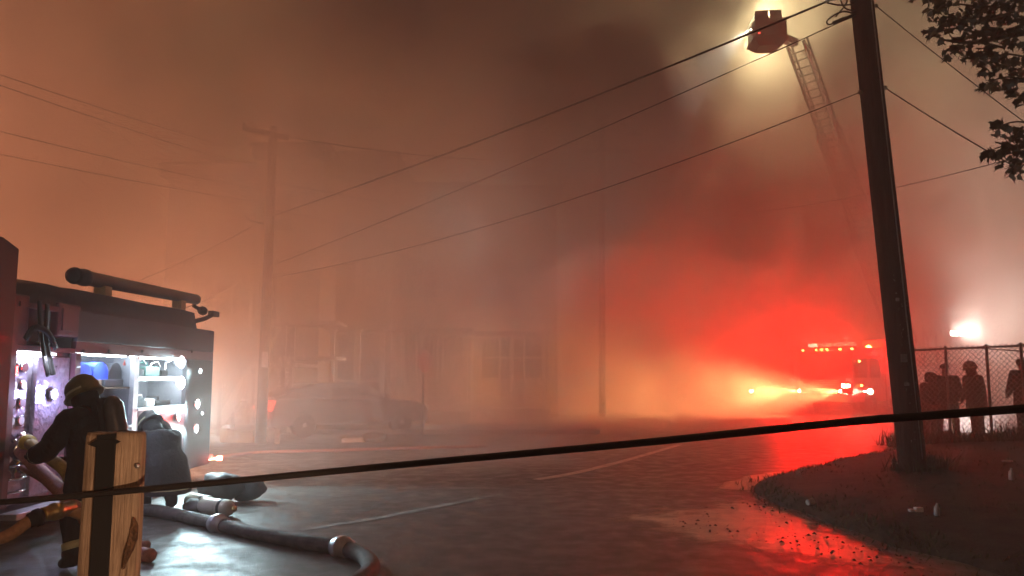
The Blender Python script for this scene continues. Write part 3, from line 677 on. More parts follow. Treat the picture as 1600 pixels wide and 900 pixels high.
    if hat == 'cap':
        h = hl([(.03, .1), (.05, .104), (.09, .095), (.115, .06), (.122, .01)], pants, 'cap'); m2 = MB(); c = hd + up * .06 + fw * .12; m2.obox(c, fw, rt, up, (.06, .07, .008)); obj('peak', m2, pants, h, local=True)
    if hat == 'hood':
        hl([(-.14, .1), (-.08, .125), (0, .13), (.07, .115), (.11, .06), (.12, .01)], coat, 'hood')
    if hat == 'hair':
        hl([(-.03, .09), (.02, .1), (.07, .092), (.1, .06), (.11, .01)], mat('hair_dark', (.02, .014, .01), .6), 'hair')
    if pack:
        ch_ = V(J['chest']); sp = (V(J['neck']) - V(J['pelvis'])).normalized(); bk = ax.cross(sp).normalized(); bk = bk if bk.y < 0 else -bk
        base = ch_ + bk * .24 - sp * .3; m2 = MB(); m2.lathe(base, sp, [(0, .03), (.02, .06), (.06, .085), (.42, .085), (.48, .05), (.5, .02)], 16); pk = obj('air_tank', m2, mat('tank_grey', (.1, .1, .1), .35, .3), root, True, local=True)
        m2 = MB(); m2.obox(ch_ + bk * .165 - sp * .05, ax, bk, sp, (.12, .03, .25)); obj('backplate', m2, BLACK, root, local=True)
        for s in (-1, 1):
            m2 = MB(); m2.tube(spline([ch_ + bk * .18 + ax * .1 * s - sp * .02, ch_ + ax * .12 * s + sp * .17 + bk * .05, ch_ - bk * .15 + ax * .12 * s + sp * .08, ch_ - bk * .19 + ax * .12 * s - sp * .2], 4), [(.024, .01)] * 13, 6); obj('shoulder_strap', m2, BLACK, root, True, local=True)
    return root
def standing(lean=0, spread=.12, arms=0.1, H=1.75):
    k = H / 1.75
    J = dict(pelvis=(0, 0, .95), chest=(0, lean * .6, 1.3), neck=(0, lean, 1.48), head=(0, lean + .03, 1.62))
    for s, x in (('l', -1), ('r', 1)):
        J['shoulder_' + s] = (.19 * x, lean * .8, 1.42); J['elbow_' + s] = (.27 * x, lean * .6 - .02 + arms * .4, 1.14); J['wrist_' + s] = (.25 * x, .1 + arms, .92 + arms * .3)
        J['hip_' + s] = (.09 * x, 0, .9); J['knee_' + s] = (spread * x, .02, .5); J['ankle_' + s] = (spread * 1.1 * x, -.02, .09); J['toe_' + s] = (spread * 1.3 * x, .13, .045)
    return {n: tuple(c * k for c in v) for n, v in J.items()}

# firefighter bent over the pump panel, back pack towards the road
J = dict(pelvis=(0, -.04, .86), chest=(0, .04, 1.18), neck=(0, .1, 1.32), head=(0, .15, 1.41), face=(0, .93, -.3),
         shoulder_l=(-.21, .06, 1.25), elbow_l=(-.3, .2, 1.0), wrist_l=(-.22, .42, .94), shoulder_r=(.21, .06, 1.25), elbow_r=(.3, .22, .98), wrist_r=(.2, .44, .9),
         hip_l=(-.1, -.03, .82), knee_l=(-.14, .1, .48), ankle_l=(-.15, -.02, .1), toe_l=(-.17, .14, .05), hip_r=(.1, -.03, .82), knee_r=(.15, .06, .48), ankle_r=(.17, -.08, .1), toe_r=(.19, .08, .05), hem=(0, -.03, .5))
f1 = gnd(132, 886)
HELM = mat('helmet_yellow', (.14, .13, .05), .5, var=.35, scale=12)
person('firefighter in black turnout coat and yellow helmet bent over the pump panel', (f1.x + .04, f1.y, 0), R(72), J, helmet=HELM, pack=True, bulk=1.12)
# firefighter crouching by the rear wheel
J = dict(pelvis=(0, -.12, .5), chest=(0, .08, .8), neck=(0, .2, .92), head=(0, .28, 1.0), face=(0, .8, -.5),
         shoulder_l=(-.2, .14, .87), elbow_l=(-.27, .32, .62), wrist_l=(-.16, .5, .5), shoulder_r=(.2, .14, .87), elbow_r=(.28, .34, .62), wrist_r=(.16, .5, .46),
         hip_l=(-.1, -.1, .48), knee_l=(-.16, .28, .5), ankle_l=(-.15, .04, .1), toe_l=(-.17, .2, .05), hip_r=(.1, -.1, .48), knee_r=(.16, .26, .46), ankle_r=(.17, 0, .1), toe_r=(.19, .16, .05), hem=(0, -.12, .24))
f2 = gnd(250, 801)
person('firefighter in dark coat crouching beside the rear of the engine', (f2.x, f2.y, 0), R(55), J, helmet=mat('helmet_black', (.03, .03, .035), .4), bulk=1.12)
# onlookers behind the chain-link fence, lit from behind
def onl(px, Y, label, rz, J, **k):
    p = at(px, 600, Y); z = vz(p.x, Y)
    person(label, (p.x, Y, z), rz, J, group='people behind the fence', bands=False, **k)
DK = mat('dark_jacket', (.03, .026, .028), .85, var=.3); DK2 = mat('dark_jeans', (.025, .027, .035), .85, var=.3)
onl(1449, 18.0, 'person in a hooded dark jacket half hidden by the leaning pole', R(200), standing(.08, .13, .32, 1.72), coat=DK, pants=DK2, hat='hood', bulk=1.1)
onl(1477, 17.9, 'person in a peaked cap and bulky dark coat behind the fence', R(150), standing(.0, .16, .2, 1.78), coat=DK, pants=DK2, hat='cap', bulk=1.12)
onl(1524, 17.7, 'person wearing a brimmed helmet and dark coat behind the fence', R(95), standing(.07, .1, .05, 1.72), coat=DK, pants=DK2, helmet=mat('helmet_dark', (.04, .03, .03), .5), bulk=1.08)
onl(1600, 17.6, 'person in dark clothes at the edge of the picture behind the fence', R(120), standing(.03, .12, .1, 1.78), coat=DK, pants=DK2, hat='hair', bulk=1.05)

# ================================================================== WOODEN POST AND CABLE (foreground)
def wood_material():
    m = bpy.data.materials.new('post_wood'); m.use_nodes = True; nt = m.node_tree; b = nt.nodes['Principled BSDF']; L = nt.links.new
    tc = nt.nodes.new('ShaderNodeTexCoord'); mp = nt.nodes.new('ShaderNodeMapping'); mp.inputs['Scale'].default_value = (75, 75, 3.2); L(tc.outputs['Object'], mp.inputs[0])
    n = nt.nodes.new('ShaderNodeTexNoise'); n.inputs['Scale'].default_value = 1.6; n.inputs['Detail'].default_value = 7; n.inputs['Roughness'].default_value = .7; L(mp.outputs[0], n.inputs['Vector'])
    n2 = nt.nodes.new('ShaderNodeTexNoise'); n2.inputs['Scale'].default_value = 9; n2.inputs['Detail'].default_value = 4; L(tc.outputs['Object'], n2.inputs['Vector'])
    r = nt.nodes.new('ShaderNodeValToRGB'); e = r.color_ramp.elements; e[0].position = .28; e[0].color = (.14, .085, .05, 1); e[1].position = .72; e[1].color = (.46, .34, .24, 1)
    L(n.outputs['Fac'], r.inputs[0]); mx = nt.nodes.new('ShaderNodeMixRGB'); mx.blend_type = 'OVERLAY'; mx.inputs[0].default_value = .55; L(r.outputs[0], mx.inputs[1]); L(n2.outputs['Fac'], mx.inputs[2]); L(mx.outputs[0], b.inputs['Base Color'])
    b.inputs['Roughness'].default_value = .75
    bp = nt.nodes.new('ShaderNodeBump'); bp.inputs['Strength'].default_value = .9; bp.inputs['Distance'].default_value = .008; L(n.outputs['Fac'], bp.inputs['Height']); L(bp.outputs[0], b.inputs['Normal'])
    return m
PY = 2.15
pl, pr_, pt_ = at(128, 700, PY), at(216, 700, PY), at(175, 676, PY)
post = thing('wooden_post', 'weathered wooden post with a black strap down its face', 'post', ((pl.x + pr_.x) / 2, PY + .03, 0))
mb = MB(); x0, x1 = pl.x, pr_.x; zt = pt_.z; W = x1 - x0
# rounded cross-section column with an uneven top
n = 36; levels = [0, .3, .6, .8, .95, 1.05, 1.15, 1.25, 1.33, zt - .04, zt - .012, zt]; ring = []
for li, z in enumerate(levels):
    for k in range(n):
        a = 2 * math.pi * k / n; c, s = math.cos(a), math.sin(a); e = 5.5
        rr_ = (abs(c) ** e + abs(s) ** e) ** (-1 / e); x = c * rr_ * W / 2; y = s * rr_ * .03
        sh = 1 - (.06 if li == len(levels) - 1 else .012 if li == len(levels) - 2 else 0)
        zz = z + (noise.noise(V((x * 18, y * 18, 3))) * .006 if li >= len(levels) - 2 else 0)
        bx = noise.noise(V((x * 9, y * 9, z * 1.4))) * .004
        if z < 1.36 and c > .3 and s < -.2 and .85 < z < 1.3:      # splintered hollow low on the front right
            w_ = max(0, 1 - abs((x - W * .3) / (W * .12))) * max(0, 1 - abs(z - 1.02) / .2); bx -= 0; y = y + .02 * w_
        ring.append(V(((x0 + x1) / 2 + x * sh + bx, PY + .03 + y * sh, zz)))
N_ = len(levels); fs = [(i * n + k, i * n + (k + 1) % n, (i + 1) * n + (k + 1) % n, (i + 1) * n + k) for i in range(N_ - 1) for k in range(n)]
fs.append(tuple((N_ - 1) * n + k for k in range(n)))
mb.add(ring, fs); obj('post_body', mb, wood_material(), post, True)
sx0, sx1 = at(152, 700, PY).x, at(181, 700, PY).x
mb = MB(); zs = at(160, 680, PY).z
m_ = 14; P0 = []
for i in range(m_ + 1):
    z = zs * i / m_; j = noise.noise(V((0, 0, z * 9))) * .0025
    P0.append((sx0 + j, sx1 + j * .5, z))
vs = []
for (a, b_, z) in P0:
    tp = .006 if z == zs else 0
    vs += [V((a, PY - .006, z)), V((b_, PY - .006, z + tp)), V((b_, PY + .01, z + tp)), V((a, PY + .01, z))]
fs = [(4 * i + k, 4 * i + (k + 1) % 4, 4 * i + 4 + (k + 1) % 4, 4 * i + 4 + k) for i in range(m_) for k in range(4)] + [(0, 3, 2, 1), tuple(4 * m_ + k for k in range(4))]
STRAPM = mat('strap_black', (.005, .005, .006), .85, var=.3, scale=30)
mb.add(vs, fs); strap = obj('strap', mb, STRAPM, post)
mb = MB(); q = at(167, 692, PY); mb.prism([(sx0 - .022, PY - .009, q.z - .004), (sx0, PY - .009, q.z - .012), (sx1, PY - .009, q.z - .004), (sx1 + .014, PY - .009, q.z + .004), (sx1, PY - .009, q.z + .01), (sx0, PY - .009, q.z + .01)], (0, .008, 0)); obj('strap_clip', mb, STRAPM, post)
q = at(214, 728, PY); mb = MB(); mb.lathe((q.x, PY + .004, q.z), (0, -1, 0), [(0, .007), (.006, .007), (.009, .003)], 10); obj('nail_head', mb, STEEL, post)
mb = MB(); q = at(205, 830, PY)                                   # dark splinter scar
mb.prism([at(208, 808, PY) , at(214, 822, PY), at(213, 842, PY), at(206, 862, PY), at(192, 890, PY), at(196, 862, PY), at(203, 835, PY)], (0, .012, 0)); mb.v = [v + V((0, -.003, 0)) for v in mb.v]; obj('splinter_scar', mb, mat('bark_dark', (.1, .05, .025), .9, var=.6, scale=40, bump=1., bscale=60), post)
ca, cb_ = at(-60, 790, 2.2), at(1660, 634, 1.5)
c_mid = at(175, 770, 2.12)
P = [ca + (ca - c_mid).normalized() * 3, ca, c_mid, at(620, 727, 1.96), at(1000, 692, 1.78), at(1350, 657, 1.62), cb_, cb_ + (cb_ - at(1350, 657, 1.62)).normalized() * 3]
for i in (2,): P[i] = V((P[i].x, PY - .019, P[i].z))
mb = MB(); PP = spline(P, 16); mb.tube(PP, .0088, 12)
tag(obj('barrier_cable', mb, mat('cable_black', (.01, .007, .007), .55, var=.3, scale=60, bump=.6, bscale=300), None, True), 'black cable strung across the street in front of the wooden post', 'cable')

# ================================================================== UTILITY POLES AND WIRES
def pole(base, top, r0, r1, label, parts=None):
    base, top = V(base), V(top); t = thing('utility_pole', label, 'pole', base, 0, 'utility poles')
    mb = MB(); n = 12; mb.tube([base.lerp(top, i / n) - (V((0, 0, .3)) if i == 0 else V()) for i in range(n + 1)], [r0 + (r1 - r0) * i / n for i in range(n + 1)], 18); obj('shaft', mb, WOODPOLE, t, True)
    return t
pb, pt2 = at(1427, 722, 11.0), at(1340, -60, 11.0)
pb.z = vz(pb.x, pb.y)
rp = pole(pb, pb + (pt2 - pb) * 1.02, .19, .165, 'thick dark wooden pole leaning over the fence')
def on_pole(py):
    f = (at(1427, py, 11).z - pb.z) / (pt2.z - pb.z); return pb.lerp(pt2, f)
for py in (12, 140, 147):
    p = on_pole(py); s = 1 if py != 147 else -1; mb = MB(); mb.tube([p + V((0, -.02, 0)), p + V((.2 * s, -.02, .02))], .022, 8); mb.ball(p + V((.2 * s, -.02, .02)), .035); obj('wire_bracket', mb, GALV, rp, True)
for (py, w, h) in ((560, .09, .12), (600, .07, .05), (470, .05, .05)):
    p = on_pole(py) + V((-.06, -.186, 0)); mb = MB(); mb.box(p - V((w / 2, .006, h / 2)), p + V((w / 2, .006, h / 2)), .003); obj('pole_tag', mb, GALV, rp)
mb = MB(); Q_ = [on_pole(py) + V((.05, -.188 + .00002 * py, 0)) for py in (715, 600, 450, 300, 150, 0, -50)]; mb.tube(Q_, .012, 6); obj('ground_wire', mb, GALV, rp, True)
rr = random.Random(31); mb = MB()
for i in range(46):
    py = rr.uniform(430, 690); p = on_pole(py) + V((rr.uniform(-.1, .1), -.18, 0)); mb.tube([p, p + V((rr.uniform(-.01, .01), -.02, .01))], .004, 4)
obj('staples', mb, GALV, rp)
lb, lt = gnd(407, 692), at(413, 196, 18.3)
lp = pole(lb, V((lb.x + .05, lb.y, lt.z)), .13, .1, 'hazy pole with a tilted crossarm beside the outdoor stairs')
mb = MB(); mb.bar(at(380, 200, 18.2), at(450, 216, 18.2), .09, .11); arm = obj('crossarm', mb, WOODPOLE, lp)
for (x, y) in ((382, 200), (398, 203), (430, 211), (448, 215)):
    q = at(x, y, 18.2); mb = MB(); mb.lathe(q, (0, 0, 1), [(0, .02), (.06, .02), (.07, .05), (.12, .05), (.13, .03), (.17, .035), (.19, .01)], 10); obj('insulator', mb, mat('porcelain', (.4, .36, .3), .3), arm, True)
q = at(414, 560, 18.1); mb = MB(); mb.box(q - V((.07, .04, .22)), q + V((.07, .03, .16)), .01); obj('notice_plate', mb, ALU, lp)
mb = MB(); q = at(398, 335, 18.2); mb.tube([at(412, 350, 18.3), at(390, 345, 18.2), at(384, 338, 18.2)], .02, 6); obj('service_bracket', mb, GALV, lp)
p = at(940, 560, 31); mt = at(940, 186, 31)
mp_ = pole((p.x, 31, 0), mt, .15, .11, 'faint pole with a curved lamp arm deep in the smoke')
mb = MB(); mb.bar(at(905, 236, 30.9), at(985, 236, 30.9), .1, .12); obj('crossarm', mb, WOODPOLE, mp_)
mb = MB(); mb.tube(spline([at(940, 196, 31), at(955, 190, 30.8), at(972, 194, 30.6), at(986, 206, 30.4)], 5), .035, 8); la = obj('lamp_arm', mb, GALV, mp_, True)
mb = MB(); q = at(990, 210, 30.35); mb.box(q - V((.3, .1, .06)), q + V((.25, .1, .07)), .04); obj('lamp_head', mb, GALV, la)
def wire(a, b, r, label, sag=.3, n=16, grp='overhead wires', name='overhead_wire'):
    a, b = V(a), V(b); P = [a.lerp(b, i / n) - V((0, 0, sag * 4 * (i / n) * (1 - i / n))) for i in range(n + 1)]
    mb = MB(); mb.tube(P, r, 6); return tag(obj(name, mb, WIREM, None, True), label, 'wire', grp)
A1 = at(1322, -10, 11); A2 = at(1336, 24, 11); A3 = on_pole(147) + V((-.2, -.02, .02))
B1 = at(412, 342, 18.25); B2 = at(412, 420, 18.25); B3 = at(412, 436, 18.25)
wire(A1, B1, .018, 'thick black wire running past the bucket from the leaning pole', .12)
wire(A2, B2, .008, 'middle wire of three slanting down from the leaning pole', .1)
wire(A3, B3, .007, 'lowest wire slanting away from the leaning pole through red smoke', .35)
R1 = on_pole(12) + V((.2, -.02, .02)); R2 = on_pole(140) + V((.2, -.02, .02))
wire(R1, at(1680, 250, 8.0), .006, 'thin wire from the top of the leaning pole into the tree', .03)
wire(R2, at(1760, 355, 8.0), .008, 'wire from the middle of the leaning pole passing under the tree', .06)
wire(at(1700, 214, 17), at(1130, 337, 30), .014, 'low wire passing behind the leaning pole', .3)
wire(at(-60, 96, 10), at(382, 236, 18.2), .0035, 'uppermost of the hazy wires above the fire engine', .05)
wire(at(-60, 112, 10), at(398, 262, 18.2), .0035, 'second hazy wire from the top above the fire engine', .05)
wire(at(-60, 190, 10), at(405, 296, 18.2), .0035, 'third hazy wire from the top above the fire engine', .05)
wire(at(-60, 228, 10), at(408, 316, 18.2), .0035, 'lowest of the hazy wires above the fire engine', .05)
wire(at(415, 282, 18.3), at(930, 368, 31), .014, 'sagging dark wire between the two hazy poles', .1)
wire(at(415, 326, 18.3), at(930, 400, 31), .014, 'lower sagging wire between the two hazy poles', .15)
wire(at(450, 214, 18.2), at(985, 236, 30.9), .012, 'wire joining the crossarms of the two hazy poles', .5)
wire(at(392, 355, 18.2), at(180, 452, 21.5), .012, 'service wire dropping from the hazy pole towards the engine roof', .1)
wire(at(376, 440, 20.4), at(250, 492, 15), .012, 'service wire leaving the house corner above the engine', .1)
# jumper loops beside the leaning pole
mb = MB()
for pts in ([(1292, 4), (1312, 8), (1332, 6), (1342, -2)], [(1336, 22), (1318, 18), (1300, 26), (1292, 34), (1298, 38), (1316, 28), (1334, 26)], [(1310, -10), (1318, 10), (1330, 16), (1341, 14)], [(1326, -10), (1322, 6), (1306, 26)]):
    mb.tube(spline([at(x, y, 11.0 - .05) for x, y in pts], 6), .012, 6)
mb.tube([at(1302, 36, 10.95), at(1318, 30, 10.95), at(1336, 23, 10.95)], .03, 8)
obj('jumper_wire', mb, WIREM, rp, True)

# ================================================================== CHAIN-LINK FENCE on the verge
fa, fb = at(1385, 549, 17.6), at(1700, 536, 15.6)
fen = thing('chain_link_fence', 'chain-link fence with dark posts on the verge behind the leaning pole', 'fence', (fa.x, fa.y, vz(fa.x, fa.y)))
fd = (fb - fa); fd.z = 0; FL = fd.length; fd.normalize()
def ftop(t): return fa.lerp(fb, t / FL)
def fbot(t): p = ftop(t); return V((p.x, p.y, vz(p.x, p.y) + .04))
mb = MB(); mb.tube([ftop(0), ftop(FL)], .024, 8); obj('top_rail', mb, GALV, fen, True)
for px in (1392, 1476, 1540, 1594):
    t = None
    best = min(range(400), key=lambda i: abs(800 + F * ftop(FL * i / 400).x / ftop(FL * i / 400).y - px)); t = FL * best / 400
    mb = MB(); a = fbot(t) - V((0, 0, .2)); b_ = ftop(t) + V((0, 0, .03)); mb.tube([a, b_], .03, 10); mb.ball(b_ + V((0, 0, .01)), .036); obj('fence_post', mb, GALV, fen, True)
mb = MB(); mb.tube([ftop(FL * .5) - V((0, 0, .02)), ftop(FL * .95) - V((0, 0, .25))], .014, 6); obj('brace_rail', mb, GALV, fen, True)
mb = MB(); st = .105; hgt = 1.72; r = .0058
k = -hgt
def zz(t, h): b0, t0 = fbot(max(0, min(FL, t))), ftop(max(0, min(FL, t))); return b0.lerp(t0, h)
nrm = V((-fd.y, fd.x, 0))
while k < FL + hgt:
    for s in (1, -1):
        pts = []
        for j in range(0, 9):
            h = j / 8; t = k + s * (h - .5) * hgt
            if 0 <= t <= FL: pts.append(zz(t, h) + nrm * .008 * s)
        if len(pts) > 1:
            mb.tube([pts[0], pts[len(pts) // 2], pts[-1]] if len(pts) > 2 else pts, r, 4, False)
    t = k
    if 0 < t < FL:
        p = ftop(t); mb.tube([p + V((0, 0, .0)), p + fd * .03 + V((0, 0, .06))], r, 4); mb.tube([p + fd * .02, p - fd * .01 + V((0, 0, .055))], r, 4)
    k += st
struct(obj('chain_mesh', mb, GALV, fen), 'stuff')

# ================================================================== TREE (upper right)
LEAFM = mat('maple_leaf', (.035, .032, .014), .6, var=.4, scale=3)
BARK = mat('bark', (.07, .055, .04), .9, var=.4, scale=10, bump=.8, bscale=25)
tree = thing('maple_tree', 'dark maple tree reaching in with leafy boughs above the fence', 'tree', (7.6, 7.6, vz(7.6, 7.6)))
rr = random.Random(21)
base = V((7.6, 7.6, vz(7.6, 7.6) - .2)); mb = MB()
mb.tube(spline([base, base + V((.05, 0, 1.5)), base + V((-.1, .1, 3.2)), base + V((0, .1, 5)), base + V((.2, 0, 7.5))], 5), [.24 - .15 * i / 20 for i in range(21)], 14); obj('trunk', mb, BARK, tree, True)
limbs = [([base + V((-.1, .1, 3.4)), at(1720, 40, 7.4), at(1600, 52, 7.2), at(1520, 66, 7.0), at(1470, 62, 6.9)], .05),
         ([base + V((-.1, .1, 3.0)), at(1730, 210, 7.3), at(1640, 226, 7.1), at(1590, 230, 7.0), at(1555, 222, 7.0)], .04),
         ([base + V((-.1, .1, 4.2)), at(1700, -70, 7.2), at(1560, -40, 7.0), at(1480, -10, 6.9)], .045),
         ([base + V((-.1, .1, 3.8)), at(1700, 120, 7.3), at(1620, 128, 7.1), at(1560, 122, 7.0)], .035),
         ([base + V((0, 0, 4.6)), base + V((-1.2, -1.0, 5.6)), base + V((-2.0, -1.4, 6.2))], .06), ([base + V((0, 0, 5)), base + V((1.3, .8, 6.4)), base + V((2.0, 1.2, 7.0))], .06)]
for P, r in limbs:
    mb = MB(); Q = spline(P, 6); mb.tube(Q, [r * (1 - .85 * i / len(Q)) for i in range(len(Q))], 8); obj('limb', mb, BARK, tree, True)
def leaf_mesh():
    half = [(0, 0), (.1, .06), (.36, -.02), (.28, .12), (.5, .28), (.36, .32), (.38, .46), (.22, .42), (.2, .6), (.1, .55), (0, .95)]
    pts = [(x, y, -.25 * x * x - .12 * y * y) for x, y in half]; pts += [(-x, y, -.25 * x * x - .12 * y * y) for x, y in half[-2:0:-1]]
    c = (0, .3, .04); vs = pts + [c, (0, -.35, .02), (.012, -.35, .02)]; n = len(pts)
    fs = [(i, (i + 1) % n, n) for i in range(n)] + [(0, n + 1, n + 2)]
    me = bpy.data.meshes.new('leaf'); me.from_pydata(vs, [], fs); me.update(); me.materials.append(LEAFM); return me
LEAF = leaf_mesh()
def leafM(p, s, ang):
    # hanging leaf: tip points down and outward
    d = V((math.cos(ang), math.sin(ang), -rr.uniform(.3, 1.6))).normalized(); n = V((rr.gauss(0, .6), rr.gauss(0, .6), 1)).normalized()
    x = d.cross(n).normalized(); z = x.cross(d)
    return Matrix.Translation(p) @ Matrix((x, d, z)).transposed().to_4x4() @ Matrix.Scale(s, 4)
clusters = [((1470, 14), 28, 6.9, 30), ((1500, 34), 34, 7.0, 40), ((1545, 30), 45, 7.0, 60), ((1590, 40), 50, 7.1, 70), ((1462, 52), 16, 6.9, 16), ((1500, 75), 26, 6.9, 34), ((1545, 92), 30, 7.0, 46), ((1585, 110), 34, 7.1, 46), ((1545, 128), 18, 7.0, 18), ((1590, 150), 20, 7.0, 16),
            ((1560, 198), 16, 7.0, 14), ((1590, 215), 22, 7.0, 26), ((1548, 235), 18, 7.0, 16), ((1585, 258), 22, 7.0, 26), ((1600, 235), 30, 7.1, 34), ((1460, -6), 30, 6.9, 20), ((1535, -10), 50, 7.0, 50), ((1600, 0), 50, 7.2, 50), ((1650, 60), 60, 7.2, 60), ((1650, 230), 50, 7.2, 50), ((1720, 120), 80, 7.3, 90)]
allL = []
for (c, rad, Y, n) in clusters:
    for i in range(n):
        a = rr.random() * 6.28; q = rr.random() ** .6 * rad; y_ = Y + rr.gauss(0, .18)
        px, py = c[0] + math.cos(a) * q, c[1] + math.sin(a) * q * .8
        allL.append((px, py, leafM(at(px, py, y_), rr.uniform(.075, .135), rr.random() * 6.28)))
vis = [l for l in allL if l[0] < 1600 and l[1] > -5]; oth = [l for l in allL if not (l[0] < 1600 and l[1] > -5)]
oth += vis[300:]; vis = vis[:300]
TI = Matrix.Translation(-V(tree.location))
for _, _, M_ in vis:
    o = bpy.data.objects.new('leaf', LEAF); C.objects.link(o); o.parent = tree; o.matrix_local = TI @ M_
for i in range(2600):                              # the rest of the crown, out of the picture
    c = base + V((rr.gauss(.2, 1.3), rr.gauss(0, 1.2), rr.uniform(4.4, 8.6)))
    if c.x < 5.4 or (c.y > 0 and 800 + F * c.x / c.y < 1660 and 590 - F * (c.z - CAMH) / c.y > -80): continue
    oth.append((0, 0, leafM(c, rr.uniform(.08, .14), rr.random() * 6.28)))
mb = MB(); lv = [v.co.copy() for v in LEAF.vertices]; lf = [tuple(p.vertices) for p in LEAF.polygons]
for _, _, M_ in oth: mb.add([M_ @ v for v in lv], lf)
struct(obj('crown', mb, LEAFM, tree), 'stuff')
# twigs tying the visible clusters to the limbs
mb = MB()
for (c, rad, Y, n) in clusters[:15]:
    q = at(c[0], c[1], Y); mb.tube(spline([q + V((.5, .1, .05)), q + V((.2, .02, .06)), q, q - V((.1, 0, .04))], 3), [.012 - .0011 * i for i in range(10)], 5)
obj('twigs', mb, BARK, tree, True)

# ================================================================== LITTER on the verge
def vp(px, py):
    d = ray(px, py); o = V((0, 0, CAMH)); h = VBVH.ray_cast(o, d.normalized())
    return h[0] if h[0] is not None else gnd(px, py)
CLEAR = mat('litter_plastic', (.45, .4, .38), .25, var=.2, scale=20)
p = vp(1267, 790); mb = MB(); mb.lathe(p + V((-.04, 0, .035)), (1, .5, .1), [(0, .03), (.004, .034), (.085, .042), (.09, .044), (.088, .036), (.01, .028)], 14); tag(obj('plastic_cup', mb, CLEAR), 'crushed pale plastic cup on the verge near the gutter sand', 'cup')
p = vp(1431, 800); mb = MB(); mb.box(p + V((-.07, -.02, .002)), p + V((-.02, .03, .03)), .006); mb.box(p + V((-.01, -.03, .002)), p + V((.07, .03, .05)), .006); tag(obj('carton', mb, WHITE), 'small torn carton lying on the dark verge', 'carton')
p = vp(1464, 806); mb = MB(); mb.lathe(p + V((0, 0, .0)), (.12, .1, 1), [(0, .026), (.01, .03), (.08, .03), (.11, .012), (.13, .012)], 12); tag(obj('plastic_bottle', mb, CLEAR, None, True), 'small upright bottle beside the torn carton on the verge', 'bottle')
p = vp(1580, 750); mb = MB(); mb.lathe(p, (.1, 0, 1), [(0, .03), (.01, .034), (.1, .034), (.13, .013), (.15, .013)], 12); tag(obj('plastic_bottle', mb, CLEAR, None, True), 'plastic bottle standing on the verge at the edge of the picture', 'bottle')
p = vp(1575, 722); mb = MB(); mb.box(p + V((-.08, -.03, 0)), p + V((.06, .03, .03)), .012); tag(obj('paper_scrap', mb, CLEAR), 'flat paper scrap farther up the verge below the fence', 'paper')
p = vp(1398, 727); mb = MB(); mb.box(p + V((-.06, -.03, 0)), p + V((.06, .03, .045)), .015); tag(obj('paper_scrap', mb, CLEAR), 'paper scrap at the foot of the leaning pole', 'paper')

# ================================================================== LADDER TRUCK (right), local frame: +y back along the truck, +x to the viewer's right
TH = R(52); tf = gnd(1292, 647); TY = tf.y
lad = thing('ladder_truck', 'red ladder truck with headlights on and its aerial raised', 'fire truck', (tf.x, tf.y, 0), -TH)
def lo(name, mb, m, parent=None, smooth=False): return obj(name, mb, m, parent or lad, smooth, local=True)
Q = lambda x, y, z: V((x, y, z))
TRED = mat('truck_red', (.4, .02, .02), .3, var=.15, scale=2, coat=.3)
cabp = [(0.0, .55), (0.0, 1.5), (.12, 2.75), (.3, 2.9), (2.9, 2.95), (2.95, .55)]
mb = MB(); mb.prism([(-1.22, y, z) for y, z in cabp], (2.44, 0, 0)); cab2 = lo('cab', mb, TRED)
for s in (-1, 1):
    mb = MB(); x0, x1 = (.04, 1.1) if s > 0 else (-1.1, -.04)
    mb.add([(x0, -.012, 1.6), (x1, -.012, 1.6), (x1, .1, 2.55), (x0, .1, 2.55), (x0, .05, 1.6), (x1, .05, 1.6), (x1, .16, 2.55), (x0, .16, 2.55)], [(0, 1, 2, 3), (4, 7, 6, 5), (0, 4, 5, 1), (1, 5, 6, 2), (2, 6, 7, 3), (3, 7, 4, 0)]); lo('windscreen', mb, GLASS, cab2)
    mb = MB(); mb.box((1.222 * s, .35, 1.6), (1.23 * s, 1.3, 2.45)); lo('side_window', mb, GLASS, cab2)
    mb = MB(); mb.box((1.222 * s, 1.6, 1.6), (1.23 * s, 2.5, 2.45)); lo('side_window', mb, GLASS, cab2)
    mb = MB(); mb.tube([(1.2 * s, .1, 2.4), (1.5 * s, -.15, 2.35), (1.5 * s, -.15, 1.7)], .025, 6); mb.box((1.42 * s, -.22, 1.6), (1.6 * s, -.12, 2.2), .03); lo('mirror', mb, BLACK, cab2)
    # headlight clusters and low bumper lamps
    mb = MB(); mb.box((.72 * s, -.06, 1.12), (1.18 * s, -.003, 1.36), .02); hl_ = lo('headlight', mb, CHROME)
    if s > 0:
        mb = MB(); mb.box((.76, -.075, 1.16), (1.14, -.055, 1.32), .01); lo('lens', mb, L_HEAD, hl_)
    else:
        mb = MB(); mb.box((-1.14, -.075, 1.16), (-.76, -.055, 1.32), .01); lo('lens', mb, GLASS, hl_)
    mb = MB(); mb.lathe((.95 * s, -.48, 1.02), (0, -1, 0), [(0, .08), (.06, .1), (.065, .09)], 14); fl = lo('bumper_lamp', mb, CHROME, None, True)
    mb = MB(); mb.lathe((.95 * s, -.541, 1.02), (0, -1, 0), [(0, .09), (.01, .05)], 14); lo('lens', mb, L_HEAD, fl, True)
    light('SPOT', (.95 * s, -.62, 1.02), (1, .62, .22), 34000, fl, r=.07, aim=(-.45, -1, -.045), cone=44, blend=.9, local=True)
mb = MB(); mb.box((-1.25, -.45, .5), (1.25, -.02, .92), .06); lo('bumper', mb, CHROME)
mb = MB()
for i in range(6): mb.box((-.62, -.03, 1.0 + i * .09), (.62, -.004, 1.05 + i * .09))
lo('grille', mb, CHROME)
for x in (-1.1, -.45, -.2, .05, .65, 1.18):
    mb = MB(); mb.box((x - .045, .1, 2.8), (x + .045, .2, 2.87), .015); lo('marker_light', mb, L_AMBER)
